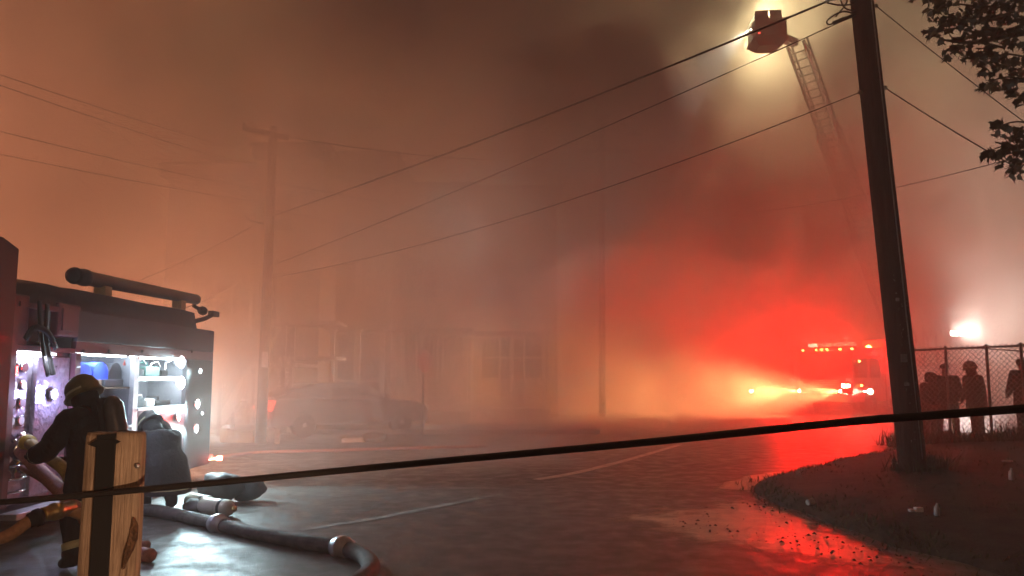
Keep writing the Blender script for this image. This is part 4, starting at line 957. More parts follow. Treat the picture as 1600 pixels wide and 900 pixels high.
# roof beacons
mb = MB(); mb.box((-1.05, .5, 2.93), (1.05, .85, 2.98), .02); lbar = lo('light_bar', mb, BLACK)
for i, x in enumerate((-.9, -.45, 0, .45, .9)):
    mb = MB(); mb.box((x - .17, .52, 2.98), (x + .17, .83, 3.14), .04); lo('beacon', mb, L_REDHOT if i == 0 else L_RED, lbar)
for (x, y, z, e) in ((-.95, .1, 3.3, 11000), (.95, .1, 3.3, 8000), (-1.3, -.55, 1.5, 9000), (1.3, -.55, 1.5, 3000)):      # forward warning lights
    light('SPOT', (x, y, z), (1, .002, .001), e, lad, r=.12, aim=(-.25, -1, -.06 if z > 2 else 0), cone=152, blend=.7, local=True)
    mb = MB(); mb.box((x - .09, y + .02, z - .06), (x + .09, y + .1, z + .06), .02); mb.bar((x, y + .09, z), (x * .9, max(.2, y + .35), z - .2), .03); lo('warning_light', mb, L_RED)
for (x, y, z) in ((-.4, .3, 3.35), (1.45, 2.6, 2.7)):
    light('POINT', (x, y, z), (1, .002, .001), 700, lad, r=.12, local=True)
# body
mb = MB(); mb.box((-1.25, 3.0, .6), (1.25, 10.8, 2.3), .03); body = lo('body', mb, TRED)
for i in range(6):
    for s in (-1, 1):
        if i in (1, 4): continue
        mb = MB(); y = 3.15 + i * 1.26; mb.box((1.252 * s, y, .75), (1.275 * s, y + 1.15, 2.15), .008); d_ = lo('locker_door', mb, ALU, body)
        mb = MB(); mb.box((1.276 * s, y + .45, .85), (1.3 * s, y + .7, .9), .008); lo('handle', mb, CHROME, d_)
for (y, s) in ((1.5, -1), (1.5, 1), (5.0, -1), (5.0, 1), (9.0, -1), (9.0, 1)):
    mb = MB(); mb.lathe((1.28 * s, y, .52), (-s, 0, 0), [(0, .33), (.012, .45), (.05, .52), (.3, .52), (.33, .42)], 22); w_ = lo('wheel', mb, TIRE, None, True)
    mb = MB(); mb.lathe((1.29 * s, y, .52), (-s, 0, 0), [(0, .06), (.02, .12), (.05, .2), (-.005, .3), (.03, .33)], 18); lo('rim', mb, CHROME, w_, True)
# equipment box with the amber light, behind the cab
mb = MB(); mb.box((.15, 3.1, 2.32), (1.2, 4.2, 3.35), .06); bx_ = lo('roof_box', mb, TRED)
mb = MB(); mb.lathe((.5, 3.08, 2.95), (0, -1, 0), [(0, .14), (.05, .16), (.06, .13), (.07, .05)], 14); am = lo('amber_lamp', mb, L_AMBER, bx_, True)
light('POINT', (.5, 2.9, 2.95), (1, .4, .05), 320, am, r=.08, local=True)
mb = MB(); mb.lathe((1.55, .9, 1.0), (0, -1, 0), [(0, .1), (.05, .13), (.06, .11), (.07, .04)], 14); mb.bar((1.2, .95, 1.0), (1.56, .95, 1.0), .05); sl = lo('side_lamp', mb, L_HEAD, None, True)
for (x, y, z) in ((1.31, .5, 2.3), (1.31, .6, 1.25)):
    mb = MB(); mb.ball((x, y, z), .05); lo('marker_light', mb, L_AMBER)
# outriggers with feet on the ground
for (y, s) in ((6.4, -1), (6.4, 1), (10.3, -1), (10.3, 1)):
    mb = MB(); mb.bar((1.2 * s, y, .62), (2.2 * s, y, .62), .16, .2); mb.bar((2.2 * s, y, .62), (2.2 * s, y, .05), .12); mb.lathe((2.2 * s, y, 0), (0, 0, 1), [(0, .28), (.05, .28), (.06, .1)], 14); lo('outrigger', mb, STEEL)
# turntable and boom
mb = MB(); mb.lathe((0, 7.6, 2.3), (0, 0, 1), [(0, .95), (.25, .95), (.26, .6), (.5, .55)], 24); tt = lo('turntable', mb, TRED, None, True)
Mi = Matrix.Rotation(-TH, 4, 'Z'); Mi = (Matrix.Translation(V(lad.location)) @ Mi).inverted()
b_top = Mi @ at(1240, 70, 30.4); b_bot = Q(0, 7.6, 3.05)
bd = (b_top - b_bot); BL = bd.length; bd.normalize(); bs = bd.cross(V((0, 0, 1))).normalized(); bu = bs.cross(bd).normalized()
for s in (-1, 1):
    mb = MB(); mb.bar(Q(0, 7.6, 2.7) + bs * .5 * s, b_bot + bs * .5 * s + bd * .6, .12, .4); lo('boom_cradle', mb, TRED)
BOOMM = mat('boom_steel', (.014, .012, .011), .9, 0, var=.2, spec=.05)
def section(f0, f1, w, h, off, name):
    mb = MB(); a = b_bot + bd * BL * f0 + bu * off; L = BL * (f1 - f0); n = max(3, int(L / .55))
    for s in (-1, 1):
        lo_a, hi_a = a + bs * w * s, a + bs * w * s + bu * h
        mb.bar(lo_a, lo_a + bd * L, .1, .1, bu); mb.bar(hi_a, hi_a + bd * L, .07, .07, bu)
        for i in range(n):
            p0 = lo_a + bd * L * i / n; p1 = hi_a + bd * L * (i + 1) / n; q0 = hi_a + bd * L * i / n
            if i % 2: mb.bar(p0, p1, .045, .045, bs)
            else: mb.bar(q0, lo_a + bd * L * (i + 1) / n, .045, .045, bs)
            mb.bar(p0, q0, .04, .04, bs)
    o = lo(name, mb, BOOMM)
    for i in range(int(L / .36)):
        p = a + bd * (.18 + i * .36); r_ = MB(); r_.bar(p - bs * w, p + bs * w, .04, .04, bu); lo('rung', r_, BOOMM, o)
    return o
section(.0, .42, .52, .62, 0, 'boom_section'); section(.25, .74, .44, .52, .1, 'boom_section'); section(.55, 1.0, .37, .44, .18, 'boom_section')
mb = MB(); mb.tube([b_bot + bd * BL * .5 - bu * .06 - bs * .5, b_top - bu * .1 - bs * .5], .05, 8); lo('water_pipe', mb, STEEL)
mb = MB(); p = b_bot + bd * BL * .56 + bu * .25; mb.obox(p, bd, bs, bu, (.9, .36, .05)); lo('boom_plate', mb, BOOMM)
mb = MB(); mb.tube([Q(0, 8.6, 2.5), b_bot + bd * BL * .2], .1, 10); lo('lift_cylinder', mb, STEEL, None, True)
# control pedestal frame beside the turntable
mb = MB()
for (a, c) in (((.6, 8.6, 2.3), (.6, 8.6, 3.9)), ((1.2, 8.6, 2.3), (1.2, 8.6, 3.9)), ((.6, 8.6, 3.9), (1.2, 8.6, 3.9)), ((.2, 8.4, 5.2), (.9, 8.6, 3.3)), ((.6, 8.6, 3.1), (1.2, 8.6, 3.1)), ((.2, 8.4, 5.2), (.1, 8.2, 2.5))): mb.bar(a, c, .06)
lo('pedestal_frame', mb, TRED)
# bucket
bc = Mi @ at(1197, 52, 30.0); rot = Matrix.Rotation(R(4), 3, 'Y')
kx = V((math.cos(TH), math.sin(TH), 0)); ky = V((-math.sin(TH), math.cos(TH), 0))      # world x / y axes seen in the truck's frame
def bk(x, y, z): return bc + kx * x + ky * y + V((0, 0, z + x * .05))
def bpoly(pts, z0, z1, s0=1., s1=1.):
    mb = MB(); n = len(pts)
    mb.add([bk(x * s0, y * s0, z0) for x, y in pts] + [bk(x * s1, y * s1, z1) for x, y in pts], [tuple(range(n - 1, -1, -1)), tuple(range(n, 2 * n))] + [(i, (i + 1) % n, n + (i + 1) % n, n + i) for i in range(n)]); return mb
oct_ = [(-.62, -.5), (-.3, -.62), (.45, -.62), (.72, -.4), (.72, .4), (.45, .62), (-.3, .62), (-.62, .5)]
DKB = mat('bucket_grey', (.025, .023, .02), .8, var=.3, spec=.1)
bkt = lo('bucket_floor', bpoly(oct_, -.7, -.4, .66, 1.12), DKB)
lo('bucket_skirt', bpoly(oct_, -.398, .38, 1.0, 1.0), DKB, bkt)
for (x0, x1) in ((-.64, -.08), (-.02, .46)):
    mb = MB(); mb.add([bk(x, y, z) for z in (.382, .74) for (x, y) in ((x0, -.56), (x1, -.6), (x1, -.54), (x0, -.5))], [(3, 2, 1, 0), (4, 5, 6, 7), (0, 1, 5, 4), (1, 2, 6, 5), (2, 3, 7, 6), (3, 0, 4, 7)]); lo('bucket_panel', mb, DKB, bkt)
mb = MB(); mb.add([bk(x, y, z) for z in (.382, .6) for (x, y) in ((-.6, .5), (.3, .58), (.3, .52), (-.6, .46))], [(3, 2, 1, 0), (4, 5, 6, 7), (0, 1, 5, 4), (1, 2, 6, 5), (2, 3, 7, 6), (3, 0, 4, 7)]); lo('bucket_panel', mb, DKB, bkt)
for pts in ([(.35, -.58, -.1), (.35, -.58, .45), (.72, -.4, .45), (.72, -.4, -.1)], [(.72, -.4, .45), (.72, .4, .45), (.72, .4, -.1)], [(.5, -.5, -.1), (.5, -.5, .55)], [(-.6, -.5, .62), (-.6, .46, .5)], [(.15, -.1, -.1), (.15, -.1, .85)]):
    mb = MB(); mb.tube([bk(*p) for p in pts], .03, 7); lo('bucket_rail', mb, GALV, bkt)
for (x, y, z) in ((-.22, -.2, .72), (.02, -.2, .76), (.5, -.1, .6)):
    mb = MB(); mb.box((-.085, -.06, -.07), (.085, .06, .07), .02); mb.v = [bk(x, y, z) + v for v in mb.v]; wl = lo('work_light', mb, L_WARM, bkt)
    mb = MB(); mb.tube([bk(x, y, z - .07), bk(x, y, -.1)], .02, 6); lo('lamp_stem', mb, GALV, bkt)
light('POINT', bk(-.1, 0, 1.0), (1, .84, .45), 2600, lad, r=.08, local=True)
light('POINT', bk(.55, .1, .85), (1, .84, .45), 900, lad, r=.06, local=True)
mb = MB(); mb.box((-.1, -.06, -.06), (.1, .06, .06), .02); mb.v = [bk(0, .82, .12) + v for v in mb.v]; mb.bar(bk(0, .6, .12), bk(0, .8, .12), .04); lo('work_light', mb, L_WARM, bkt)  # added lamp hidden behind the bucket to spread the glow in the smoke
light('POINT', bk(0, 1.0, .12), (1, .84, .45), 4800, lad, r=.06, local=True)
light('POINT', bk(-.95, .3, .2), (1, .9, .6), 120, lad, r=.04, local=True)
mb = MB(); mb.tube([bk(-.3, .1, -.05), bk(-.6, .1, .1), bk(-.85, .05, .02)], [.06, .055, .04], 10); lo('nozzle', mb, STEEL, bkt, True)
mb = MB(); mb.lathe(bk(-.66, -.3, .1), bk(-1, -.3, -.1) - bk(0, -.3, .1), [(0, .08), (.08, .1), (.085, .085)], 12); sp = lo('spot_lamp', mb, CHROME, bkt, True)
aimw = (at(1060, 165, 27.5) - at(1170, 62, 30.0)).normalized()
aiml = Matrix.Rotation(TH, 3, 'Z') @ aimw
light('SPOT', bk(-.82, -.35, .06), (.8, .95, .95), 26000, sp, r=.04, aim=aiml, cone=24, blend=.5, local=True)
mb = MB(); mb.ball(bk(-.5, -.6, -.25), .035); lo('tail_marker', mb, L_RED, bkt, True)
mb = MB(); mb.bar(bk(.7, 0, -.25), b_top + bu * .2, .3, .3); lo('bucket_mount', mb, GALV)

# ================================================================== CARS
def car(label, loc, rz, paint, group='parked cars', lit=False, heads=False, suv=True, wheels=True):
    t = thing('parked_car', label, 'car', loc, rz, group)
    L, W, H = 4.6, 1.82, (1.68 if suv else 1.45)
    side = [(-2.3, .32), (-2.3, .72), (-2.2, 1.02), (-1.85, 1.06), (2.2, 1.0) if False else (.95, 1.02), (1.9, .92), (2.25, .75), (2.3, .34)]
    cabn = [(-2.18, 1.02), (-1.95 if suv else -1.4, H - .06), (-1.6 if suv else -1.0, H), (.1, H), (.45, H - .06), (1.05, 1.0)]
    mb = MB(); n = len(side)
    rows = [(-W / 2 + .08, .985), (-W / 2, 1.), (W / 2, 1.), (W / 2 - .08, .985)]
    vs = []
    for x, k in ((-W / 2, 1), (W / 2, 1)): vs += [V((x, -y, z)) for y, z in side]
    mb.add(vs, [tuple(range(n)), tuple(range(2 * n - 1, n - 1, -1))] + [(i, (i + 1) % n, n + (i + 1) % n, n + i) for i in range(n)])
    body = obj('car_body', mb, paint, t, local=True)
    bv = body.modifiers.new('b', 'BEVEL'); bv.width = .06; bv.segments = 2
    mb = MB(); n = len(cabn); wi = W / 2 - .06; wt = W / 2 - .2; vs = []
    for s in (-1, 1): vs += [V((s * (wi if z < 1.1 else wt), -y, z)) for y, z in cabn]
    mb.add(vs, [tuple(range(n)), tuple(range(2 * n - 1, n - 1, -1))] + [(i, (i + 1) % n, n + (i + 1) % n, n + i) for i in range(n)]); roof = obj('cabin', mb, paint, t, local=True)
    for s in (-1, 1):
        for (a, c, c2, a2) in ((-1.75, -.75, -.75, -1.62), (-.62, .62, .28, -.62)):
            def sx(z): return s * (wi + (wt - wi) * (z - 1.02) / (H - .08 - 1.02) + .012)
            mb = MB(); mb.add([(sx(1.07), -a, 1.07), (sx(1.07), -c, 1.07), (sx(H - .14), -c2, H - .14), (sx(H - .14), -a2, H - .14)], [(0, 1, 2, 3)])
            mb.v += [v - V((s * .02, 0, 0)) for v in mb.v]; mb.f += [(7, 6, 5, 4), (0, 4, 5, 1), (1, 5, 6, 2), (2, 6, 7, 3), (3, 7, 4, 0)]; obj('side_window', mb, GLASS, roof, local=True)
        mb = MB(); mb.box((s * (W / 2 - .02), -.95, 1.0), (s * (W / 2 + .18), -.78, 1.16), .03); obj('mirror', mb, paint, t, local=True)
        mb = MB(); mb.box((s * (W / 2 - .3), 2.17, .72), (s * (W / 2 - .02), 2.32, 1.0), .03); obj('tail_light', mb, lamp_mat('lamp_tail', (1, .04, .02), 3) if lit else mat('tail_glass', (.3, .01, .01), .2, var=0), t, local=True)
        mb = MB(); mb.box((s * (W / 2 - .45), -2.33, .62), (s * (W / 2 - .06), -2.2, .8), .03); obj('headlight', mb, L_HEAD if heads and s > 0 else WHITE, t, local=True)
        for y in (-1.42, 1.42):
            mb = MB(); mb.lathe((s * (W / 2 + .01), y, .34), (-s, 0, 0), [(0, .22), (.01, .3), (.04, .34), (.2, .34), (.22, .2)], 18); w = obj('wheel', mb, TIRE, t, True, local=True)
            mb = MB(); mb.lathe((s * (W / 2 + .015), y, .34), (-s, 0, 0), [(0, .05), (.02, .1), (.005, .2), (.03, .22)], 14); obj('rim', mb, ALU, w, True, local=True)
    mb = MB(); mb.add([(-wi + .1, 2.2, 1.08), (wi - .1, 2.2, 1.08), (wt - .05, 1.98 if suv else 1.5, H - .12), (-wt + .05, 1.98 if suv else 1.5, H - .12)], [(0, 1, 2, 3)]); mb.v += [v - V((0, .03, 0)) for v in mb.v]; mb.f += [(7, 6, 5, 4)]; obj('rear_window', mb, GLASS, roof, local=True)
    mb = MB(); mb.add([(-wi + .1, -1.07, 1.03), (wi - .1, -1.07, 1.03), (wt - .05, -.5, H - .1), (-wt + .05, -.5, H - .1)], [(0, 1, 2, 3)]); mb.v += [v + V((0, -.015, .012)) for v in mb.v]; mb.f += [(7, 6, 5, 4)]; obj('windscreen', mb, GLASS, roof, local=True)
    mb = MB(); mb.box((-.27, 2.3, .55), (.27, 2.325, .68)); obj('number_plate', mb, WHITE, t, local=True)
    mb = MB(); mb.box((-W / 2 + .05, 2.25, .3), (W / 2 - .05, 2.38, .52), .04); obj('rear_bumper', mb, paint, t, local=True)
    if suv:
        mb = MB(); mb.box((-.35, 1.75, H - .02), (.35, 2.02, H + .03), .015); obj('brake_light_strip', mb, L_RED if lit else BLACK, t, local=True)
    return t
CARD = mat('car_dark', (.03, .03, .035), .3, var=.1, coat=.5); CARS = mat('car_silver', (.25, .25, .26), .3, .4, var=.1, coat=.5)
p = at(448, 600, 20.4); c1 = car('hazy parked car with a glowing red tail light beyond the hazy pole', (p.x + 1.35, 21.4, 0), R(124), CARS, lit=True, suv=False)
light('POINT', (-.75, 2.55, .9), (1, .03, .02), 25, c1, r=.1, local=True)
p = gnd(1128, 628); c3 = car('distant car with headlights burning through the red smoke', (p.x - .5, p.y, 0), R(48), CARD, heads=True, suv=False, group=None)
light('SPOT', (.7, -2.5, .75), (1, .6, .22), 8000, c3, r=.06, aim=(.1, -1, -.03), cone=36, blend=.8, local=True)

# ================================================================== HOUSES behind the smoke
SIDE1 = mat('siding_cream', (.6, .5, .36), .75, var=.15, scale=3); SIDE2 = mat('siding_grey', (.5, .45, .4), .8, var=.15, scale=3); BRICKM = mat('brick_brown', (.32, .2, .14), .9, var=.3, scale=6, bump=.5, bscale=20)
TRIMM = mat('trim_white', (.6, .56, .5), .6, var=.1); ROOFM = mat('roof_dark', (.22, .2, .18), .9, var=.3, scale=6)
def siding(mb, x0, x1, y, z0, z1, step=.14):              # lapped boards as real geometry on one wall
    z = z0
    while z < z1 - .01:
        zt = min(z + step, z1); mb.add([(x0, y - .03, z), (x1, y - .03, z), (x1, y, zt), (x0, y, zt), (x0, y, z), (x1, y, z)], [(0, 1, 2, 3), (0, 4, 5, 1)]); z += step
def house(label, x0, x1, y, H, wallm, wins, door=None, depth=8, porch=False):
    h = thing('house', label, 'house', ((x0 + x1) / 2, y + depth / 2, 0), 0, 'row of houses in the smoke')
    mb = MB(); mb.box((x0, y, 0), (x1, y + depth, H)); siding(mb, x0 + .12, x1 - .12, y - .002, .6, H - .4); obj('wall', mb, wallm, h)
    mb = MB(); mb.box((x0 - .02, y - .06, 0), (x0 + .1, y + .0, H - .41)); obj('corner_board', mb, TRIMM, h)
    mb = MB(); mb.box((x1 - .1, y - .06, 0), (x1 + .02, y + .0, H - .41)); obj('corner_board', mb, TRIMM, h)
    mb = MB(); mb.box((x0 - .2, y - .35, H - .4), (x1 + .2, y + .1, H - .05), .03); mb.box((x0 - .25, y - .42, H - .05), (x1 + .25, y + depth + .1, H + .06), .02); obj('roof', mb, ROOFM, h)
    for (wx, wz, ww, wh_) in wins:
        mb = MB(); a = .09
        mb.box((wx - ww / 2 - a, y - .07, wz - a), (wx - ww / 2, y - .035, wz + wh_ + a)); mb.box((wx + ww / 2, y - .07, wz - a), (wx + ww / 2 + a, y - .035, wz + wh_ + a)); mb.box((wx - ww / 2, y - .07, wz + wh_), (wx + ww / 2, y - .035, wz + wh_ + a)); mb.box((wx - ww / 2 - a - .04, y - .12, wz - a - .05), (wx + ww / 2 + a + .04, y - .035, wz - a)); mb.box((wx - ww / 2, y - .065, wz + wh_ / 2 - .03), (wx + ww / 2, y - .04, wz + wh_ / 2 + .03))
        w = obj('window', mb, TRIMM, h); mb = MB(); mb.box((wx - ww / 2, y - .045, wz), (wx + ww / 2, y - .034, wz + wh_)); obj('pane', mb, GLASS, w)
    if door:
        dx, dz = door; mb = MB(); mb.box((dx - .48, y - .06, dz), (dx + .48, y - .035, dz + 2.1), .01); d = obj('door', mb, mat('door_brown', (.1, .05, .03), .5), h)
        mb = MB(); mb.ball((dx + .38, y - .09, dz + 1.0), .035); obj('handle', mb, BRASS, d)
    return h
def hx(px, Y): return (px - 800) / F * Y
Yh = 21.8
h1 = house('cream boarded house with an outdoor staircase behind the hazy pole', hx(361, Yh), hx(470, Yh), Yh + 2.0, 9.2, SIDE1, [(hx(386, Yh + 2), 3.55, .5, 1.15), (hx(386, Yh + 2), 6.4, .6, 1.2), (hx(432, Yh + 2), 6.4, .8, 1.3)], door=(hx(408, Yh + 2), 2.9))
h0 = house('dim grey house rising behind the rear of the fire engine', hx(215, Yh), hx(357, Yh), Yh + 1.6, 8.4, SIDE2, [(hx(320, Yh), 3.6, .7, 1.3), (hx(280, Yh), 3.6, .7, 1.3), (hx(320, Yh), 6.2, .7, 1.2)])
h2 = house('brown brick house with tall windows directly behind the hazy parked car', hx(470, 24) + .1, hx(610, 26), 26.0, 9.6, BRICKM, [(hx(x, 26), z, .9, 1.6) for x in (505, 540, 578) for z in (1.6, 4.6, 7.2)], door=(hx(560, 26), .3))
h3 = house('grey house between the brick house and the smoke-hidden houses', hx(610, 26) + .15, hx(735, 28), 28.0, 9.0, SIDE2, [(hx(x, 28), z, .9, 1.6) for x in (640, 672, 705) for z in (1.6, 4.6, 7.0)], door=(hx(690, 28), .3))
h4 = house('farthest house almost lost in orange smoke', hx(735, 28) + .15, hx(870, 30), 30.0, 9.4, SIDE1, [(hx(x, 30), z, .9, 1.6) for x in (762, 800, 838) for z in (1.6, 4.6, 7.2)], door=(hx(800, 30), .3))
# porch posts on the brick and grey houses
for (h, xs, y) in ((h2, (482, 520, 560, 598), 24.6), (h3, (625, 660, 728), 26.4), (h4, (750, 800, 850), 28.3)):
    for px in xs:
        x = hx(px, y); mb = MB(); mb.box((x - .07, y - .07, .1), (x + .07, y + .07, 3.2), .01); mb.box((x - .12, y - .12, 3.1), (x + .12, y + .12, 3.2)); obj('porch_post', mb, TRIMM, h)
    mb = MB(); mb.box((hx(xs[0], y) - .25, y - .25, 3.2), (hx(xs[-1], y) + .25, y + 1.35, 3.36), .02); obj('porch_roof', mb, ROOFM, h)
    mb = MB(); mb.box((hx(xs[0], y) - .2, y - .2, 0), (hx(xs[-1], y) + .2, y + 1.35, .42), .02); obj('porch_floor', mb, CONC, h)
# outdoor staircases against the cream house
def stairs(parent, a, b, w, n, railm):
    a, b = V(a), V(b); d = b - a; hor = V((d.x, d.y, 0)).normalized(); sd = V((-hor.y, hor.x, 0))
    if sd.y < 0: sd = -sd
    for k in (0, 1):
        m = MB(); m.bar(a + sd * w * k - V((0, 0, .1)), b + sd * w * k - V((0, 0, .1)), .06, .28); obj('stringer', m, TRIMM, parent)
        m = MB(); m.bar(a + sd * w * k + V((0, 0, .95)), b + sd * w * k + V((0, 0, .95)), .06, .08); obj('handrail', m, railm, parent)
        for q in (a, b):
            m = MB(); q2 = q + sd * w * k; m.box((q2.x - .05, q2.y - .05, max(0, q2.z - 1.2 if q is b else 0)), (q2.x + .05, q2.y + .05, q2.z + 1.08)); obj('newel_post', m, railm, parent)
        for i in range(1, n * 2):
            q = a.lerp(b, i / (n * 2)) + sd * w * k; m = MB(); m.box((q.x - .014, q.y - .014, q.z), (q.x + .014, q.y + .014, q.z + .93)); obj('baluster', m, railm, parent)
    for i in range(n):
        q = a.lerp(b, (i + .5) / n) + sd * w / 2; m = MB(); m.obox(q, hor, sd, V((0, 0, 1)), (.14, w / 2 - .035, .02)); obj('tread', m, TRIMM, parent)
RAILM = mat('rail_brown', (.12, .06, .04), .6)
stairs(h1, at(343, 655, 20.6), at(399, 566, 20.6), 1.0, 12, RAILM)
pa = at(399, 566, 20.6); mb = MB(); mb.box((pa.x, 20.5, pa.z - .12), (pa.x + 1.1, 23.7, pa.z - .02)); obj('landing', mb, TRIMM, h1)
for (x, y) in ((pa.x + .08, 20.6), (pa.x + 1.0, 20.6)):
    mb = MB(); mb.box((x - .05, y - .05, .1), (x + .05, y + .05, pa.z - .13)); obj('landing_post', mb, TRIMM, h1)
stairs(h1, at(414, 622, 22.4), at(444, 556, 22.4), .9, 9, RAILM)
pa2 = at(444, 556, 22.4); mb = MB(); mb.box((pa2.x, 22.3, pa2.z - .12), (pa2.x + 1.6, 23.7, pa2.z - .02)); obj('landing', mb, TRIMM, h1)
mb = MB(); mb.box((pa2.x - .5, 22.2, pa2.z + .95), (pa2.x + 1.6, 23.7, pa2.z + 1.05)); obj('stair_canopy', mb, TRIMM, h1)
mb = MB(); mb.tube([at(363, 588, 21.6), at(362, 520, 21.6), at(361, 452, 21.6), at(364, 446, 21.6), at(376, 438, 21.6)], .035, 6); obj('drainpipe', mb, TRIMM, h1, True)

# octagonal sign seen from behind
sp_ = gnd(660, 681); sg = thing('street_sign', 'octagonal street sign on a thin post seen nearly edge on', 'sign', sp_)
mb = MB(); mb.tube([sp_, sp_ + V((0, 0, 2.45))], .03, 8); obj('sign_post', mb, GALV, sg, True)
an = R(58); ax = V((math.cos(an), math.sin(an), 0)); c = sp_ + V((0, 0, 2.05)) + V((ax.y, -ax.x, 0)) * .05
mb = MB(); mb.prism([c + ax * .33 * math.cos(R(22.5 + 45 * k)) + V((0, 0, .33 * math.sin(R(22.5 + 45 * k)))) for k in range(8)], V((ax.y, -ax.x, 0)) * .012); obj('sign_plate', mb, mat('sign_back', (.55, .5, .45), .4, .3, var=.15), sg)
# pale debris by the far kerb
q = gnd(562, 691); mb = MB(); mb.obox(q + V((0, 0, .06)), V((1, .05, .04)).normalized(), V((0, 1, 0)), V((0, 0, 1)), (.42, .1, .05)); tag(obj('pale_board', mb, WHITE), 'pale board lying on the road below the parked cars', 'board')
lump('rubble_heap', gnd(585, 692), (.3, .2, .14), mat('rubble', (.2, .17, .14), .9), 'small dark heap at the end of the pale board', 'rubble', 14)
q = gnd(376, 692); mb = MB(); mb.box(q + V((-.35, 0, 0)), q + V((.3, .25, .3)), .02); mb.box(q + V((-.55, .05, 0)), q + V((-.36, .22, .36)), .04); tag(obj('cardboard_box', mb, mat('carton_pale', (.55, .5, .4), .8)), 'pale boxes on the kerb beside the hazy pole', 'box')
q = gnd(433, 694); mb = MB(); mb.box(q + V((-.06, -.05, 0)), q + V((.06, .05, .35)), .02); tag(obj('marker_block', mb, mat('carton_pale2', (.5, .42, .36), .8)), 'narrow pale block standing beside the car with red tail light', 'block')

# ================================================================== FLOODLIGHT TOWER behind the fence
fp = at(1497, 521, 44.0); tw = thing('floodlight_tower', 'mobile light tower with two blazing white lamps behind the fence', 'floodlight', (fp.x, fp.y, 0))
mb = MB(); mb.box((fp.x - .7, fp.y - .5, .45), (fp.x + .7, fp.y + 1.2, 1.3), .05); obj('trailer', mb, YEL, tw)
for s in (-1, 1):
    mb = MB(); mb.lathe((fp.x + .72 * s, fp.y + .3, .33), (s, 0, 0), [(0, .2), (.02, .33), (.18, .33), (.2, .2)], 16); obj('wheel', mb, TIRE, tw, True)
mb = MB(); mb.tube([(fp.x, fp.y + .3, 1.3), (fp.x, fp.y + .3, fp.z - .1)], .06, 8); obj('mast', mb, GALV, tw, True)
mb = MB(); mb.bar((fp.x - .6, fp.y + .2, fp.z - .05), (fp.x + .6, fp.y + .2, fp.z - .05), .06); obj('lamp_bar', mb, GALV, tw)
for s in (-1, 1):
    mb = MB(); mb.box((fp.x + .29 * s - .25, fp.y - .08, fp.z - .17), (fp.x + .29 * s + .25, fp.y + .15, fp.z + .17), .05); lh = obj('lamp_head', mb, GALV, tw)
    mb = MB(); mb.box((fp.x + .29 * s - .22, fp.y - .11, fp.z - .14), (fp.x + .29 * s + .22, fp.y - .075, fp.z + .14), .02); ln = obj('lens', mb, lamp_mat('lamp_flood', (1, .93, .88), 90), lh)
    light('SPOT', (fp.x + .29 * s, fp.y - .3, fp.z), (1, .86, .8), 13000, ln, r=.15, aim=(.15, -1, .25), cone=140, blend=.8)

# ================================================================== ADDED STREET LAMPS, out of view, put in to light smoke and road
def added_street_lamp(label, base, h, arm, e, col=(1, .5, .2), r=.12):
    base = V((*base, 0)); base.z = vz(base.x, base.y); t = thing('added_street_lamp', label, 'street lamp', base, 0, 'added unseen street lamps'); arm = V(arm)
    mb = MB(); mb.tube([base, base + V((0, 0, h))], [.09, .06], 10); obj('lamp_post', mb, GALV, t, True)
    tip = base + V((0, 0, h + .35)) + arm; mb = MB(); mb.tube(spline([base + V((0, 0, h - .05)), base + V((0, 0, h + .25)) + arm * .4, tip], 5), .035, 8); obj('lamp_arm', mb, GALV, t, True)
    mb = MB(); mb.box(tip - V((.28, .12, .05)), tip + V((.28, .12, .09)), .04); hd_ = obj('lamp_head', mb, GALV, t)
    mb = MB(); mb.box(tip - V((.2, .09, .09)), tip + V((.2, .09, -.052)), .015); ln = obj('lens', mb, lamp_mat('lamp_sodium', (1, .5, .18), 20), hd_)
    light('POINT', tip - V((0, 0, .25)), col, e, ln, r=r)
    return t
added_street_lamp('added sodium street lamp, unseen behind the camera', (2.4, -4.6), 6.0, (-1.4, .6, 0), 330, (1, .46, .22))
added_street_lamp('added sodium street lamp, out of view left of the fire engine', (-19.5, 14.5), 5.6, (1.5, 0, 0), 1800, (1, .38, .22))
added_street_lamp('added sodium street lamp, out of view beyond the fire engine', (-26, 18.4), 6.2, (1.5, 0, 0), 4600, (1, .38, .22))
added_street_lamp('added tall street lamp, out of view, its long arm over the crossing', (-10.2, 12), 13.0, (7.2, .3, 0), 450, (1, .4, .18))

# added lamp, out of view, throwing a warm beam over the post and the hoses
LP = V((.42, .45, 0)); wlan = thing('added_lantern', 'added warm lantern on a low tripod, unseen beside the camera', 'lantern', LP)
for k in range(3):
    a = R(120 * k + 30); mb = MB(); mb.tube([LP + V((math.cos(a) * .28, math.sin(a) * .28, .0)), LP + V((0, 0, .8))], .012, 6); obj('leg', mb, BLACK, wlan, True)
mb = MB(); mb.tube([LP + V((0, 0, .75)), LP + V((0, 0, .92))], .02, 8); obj('stem', mb, BLACK, wlan, True)
LD = V((-1.5, 1.7, .12)).normalized(); mb = MB(); mb.lathe(LP + V((0, 0, .98)) - LD * .1, LD, [(0, .04), (.02, .06), (.1, .075), (.12, .08), (.121, .07)], 16); lh = obj('lamp_head', mb, BLACK, wlan, True)
mb = MB(); mb.lathe(LP + V((0, 0, .98)) + LD * .019, LD, [(0, .069), (.005, .05)], 16); ln = obj('lens', mb, lamp_mat('lamp_lantern', (1, .6, .3), 12), lh, True)
light('SPOT', LP + V((0, 0, .98)) + LD * .06, (1, .6, .36), 150, ln, r=.05, aim=LD, cone=40, blend=.8)

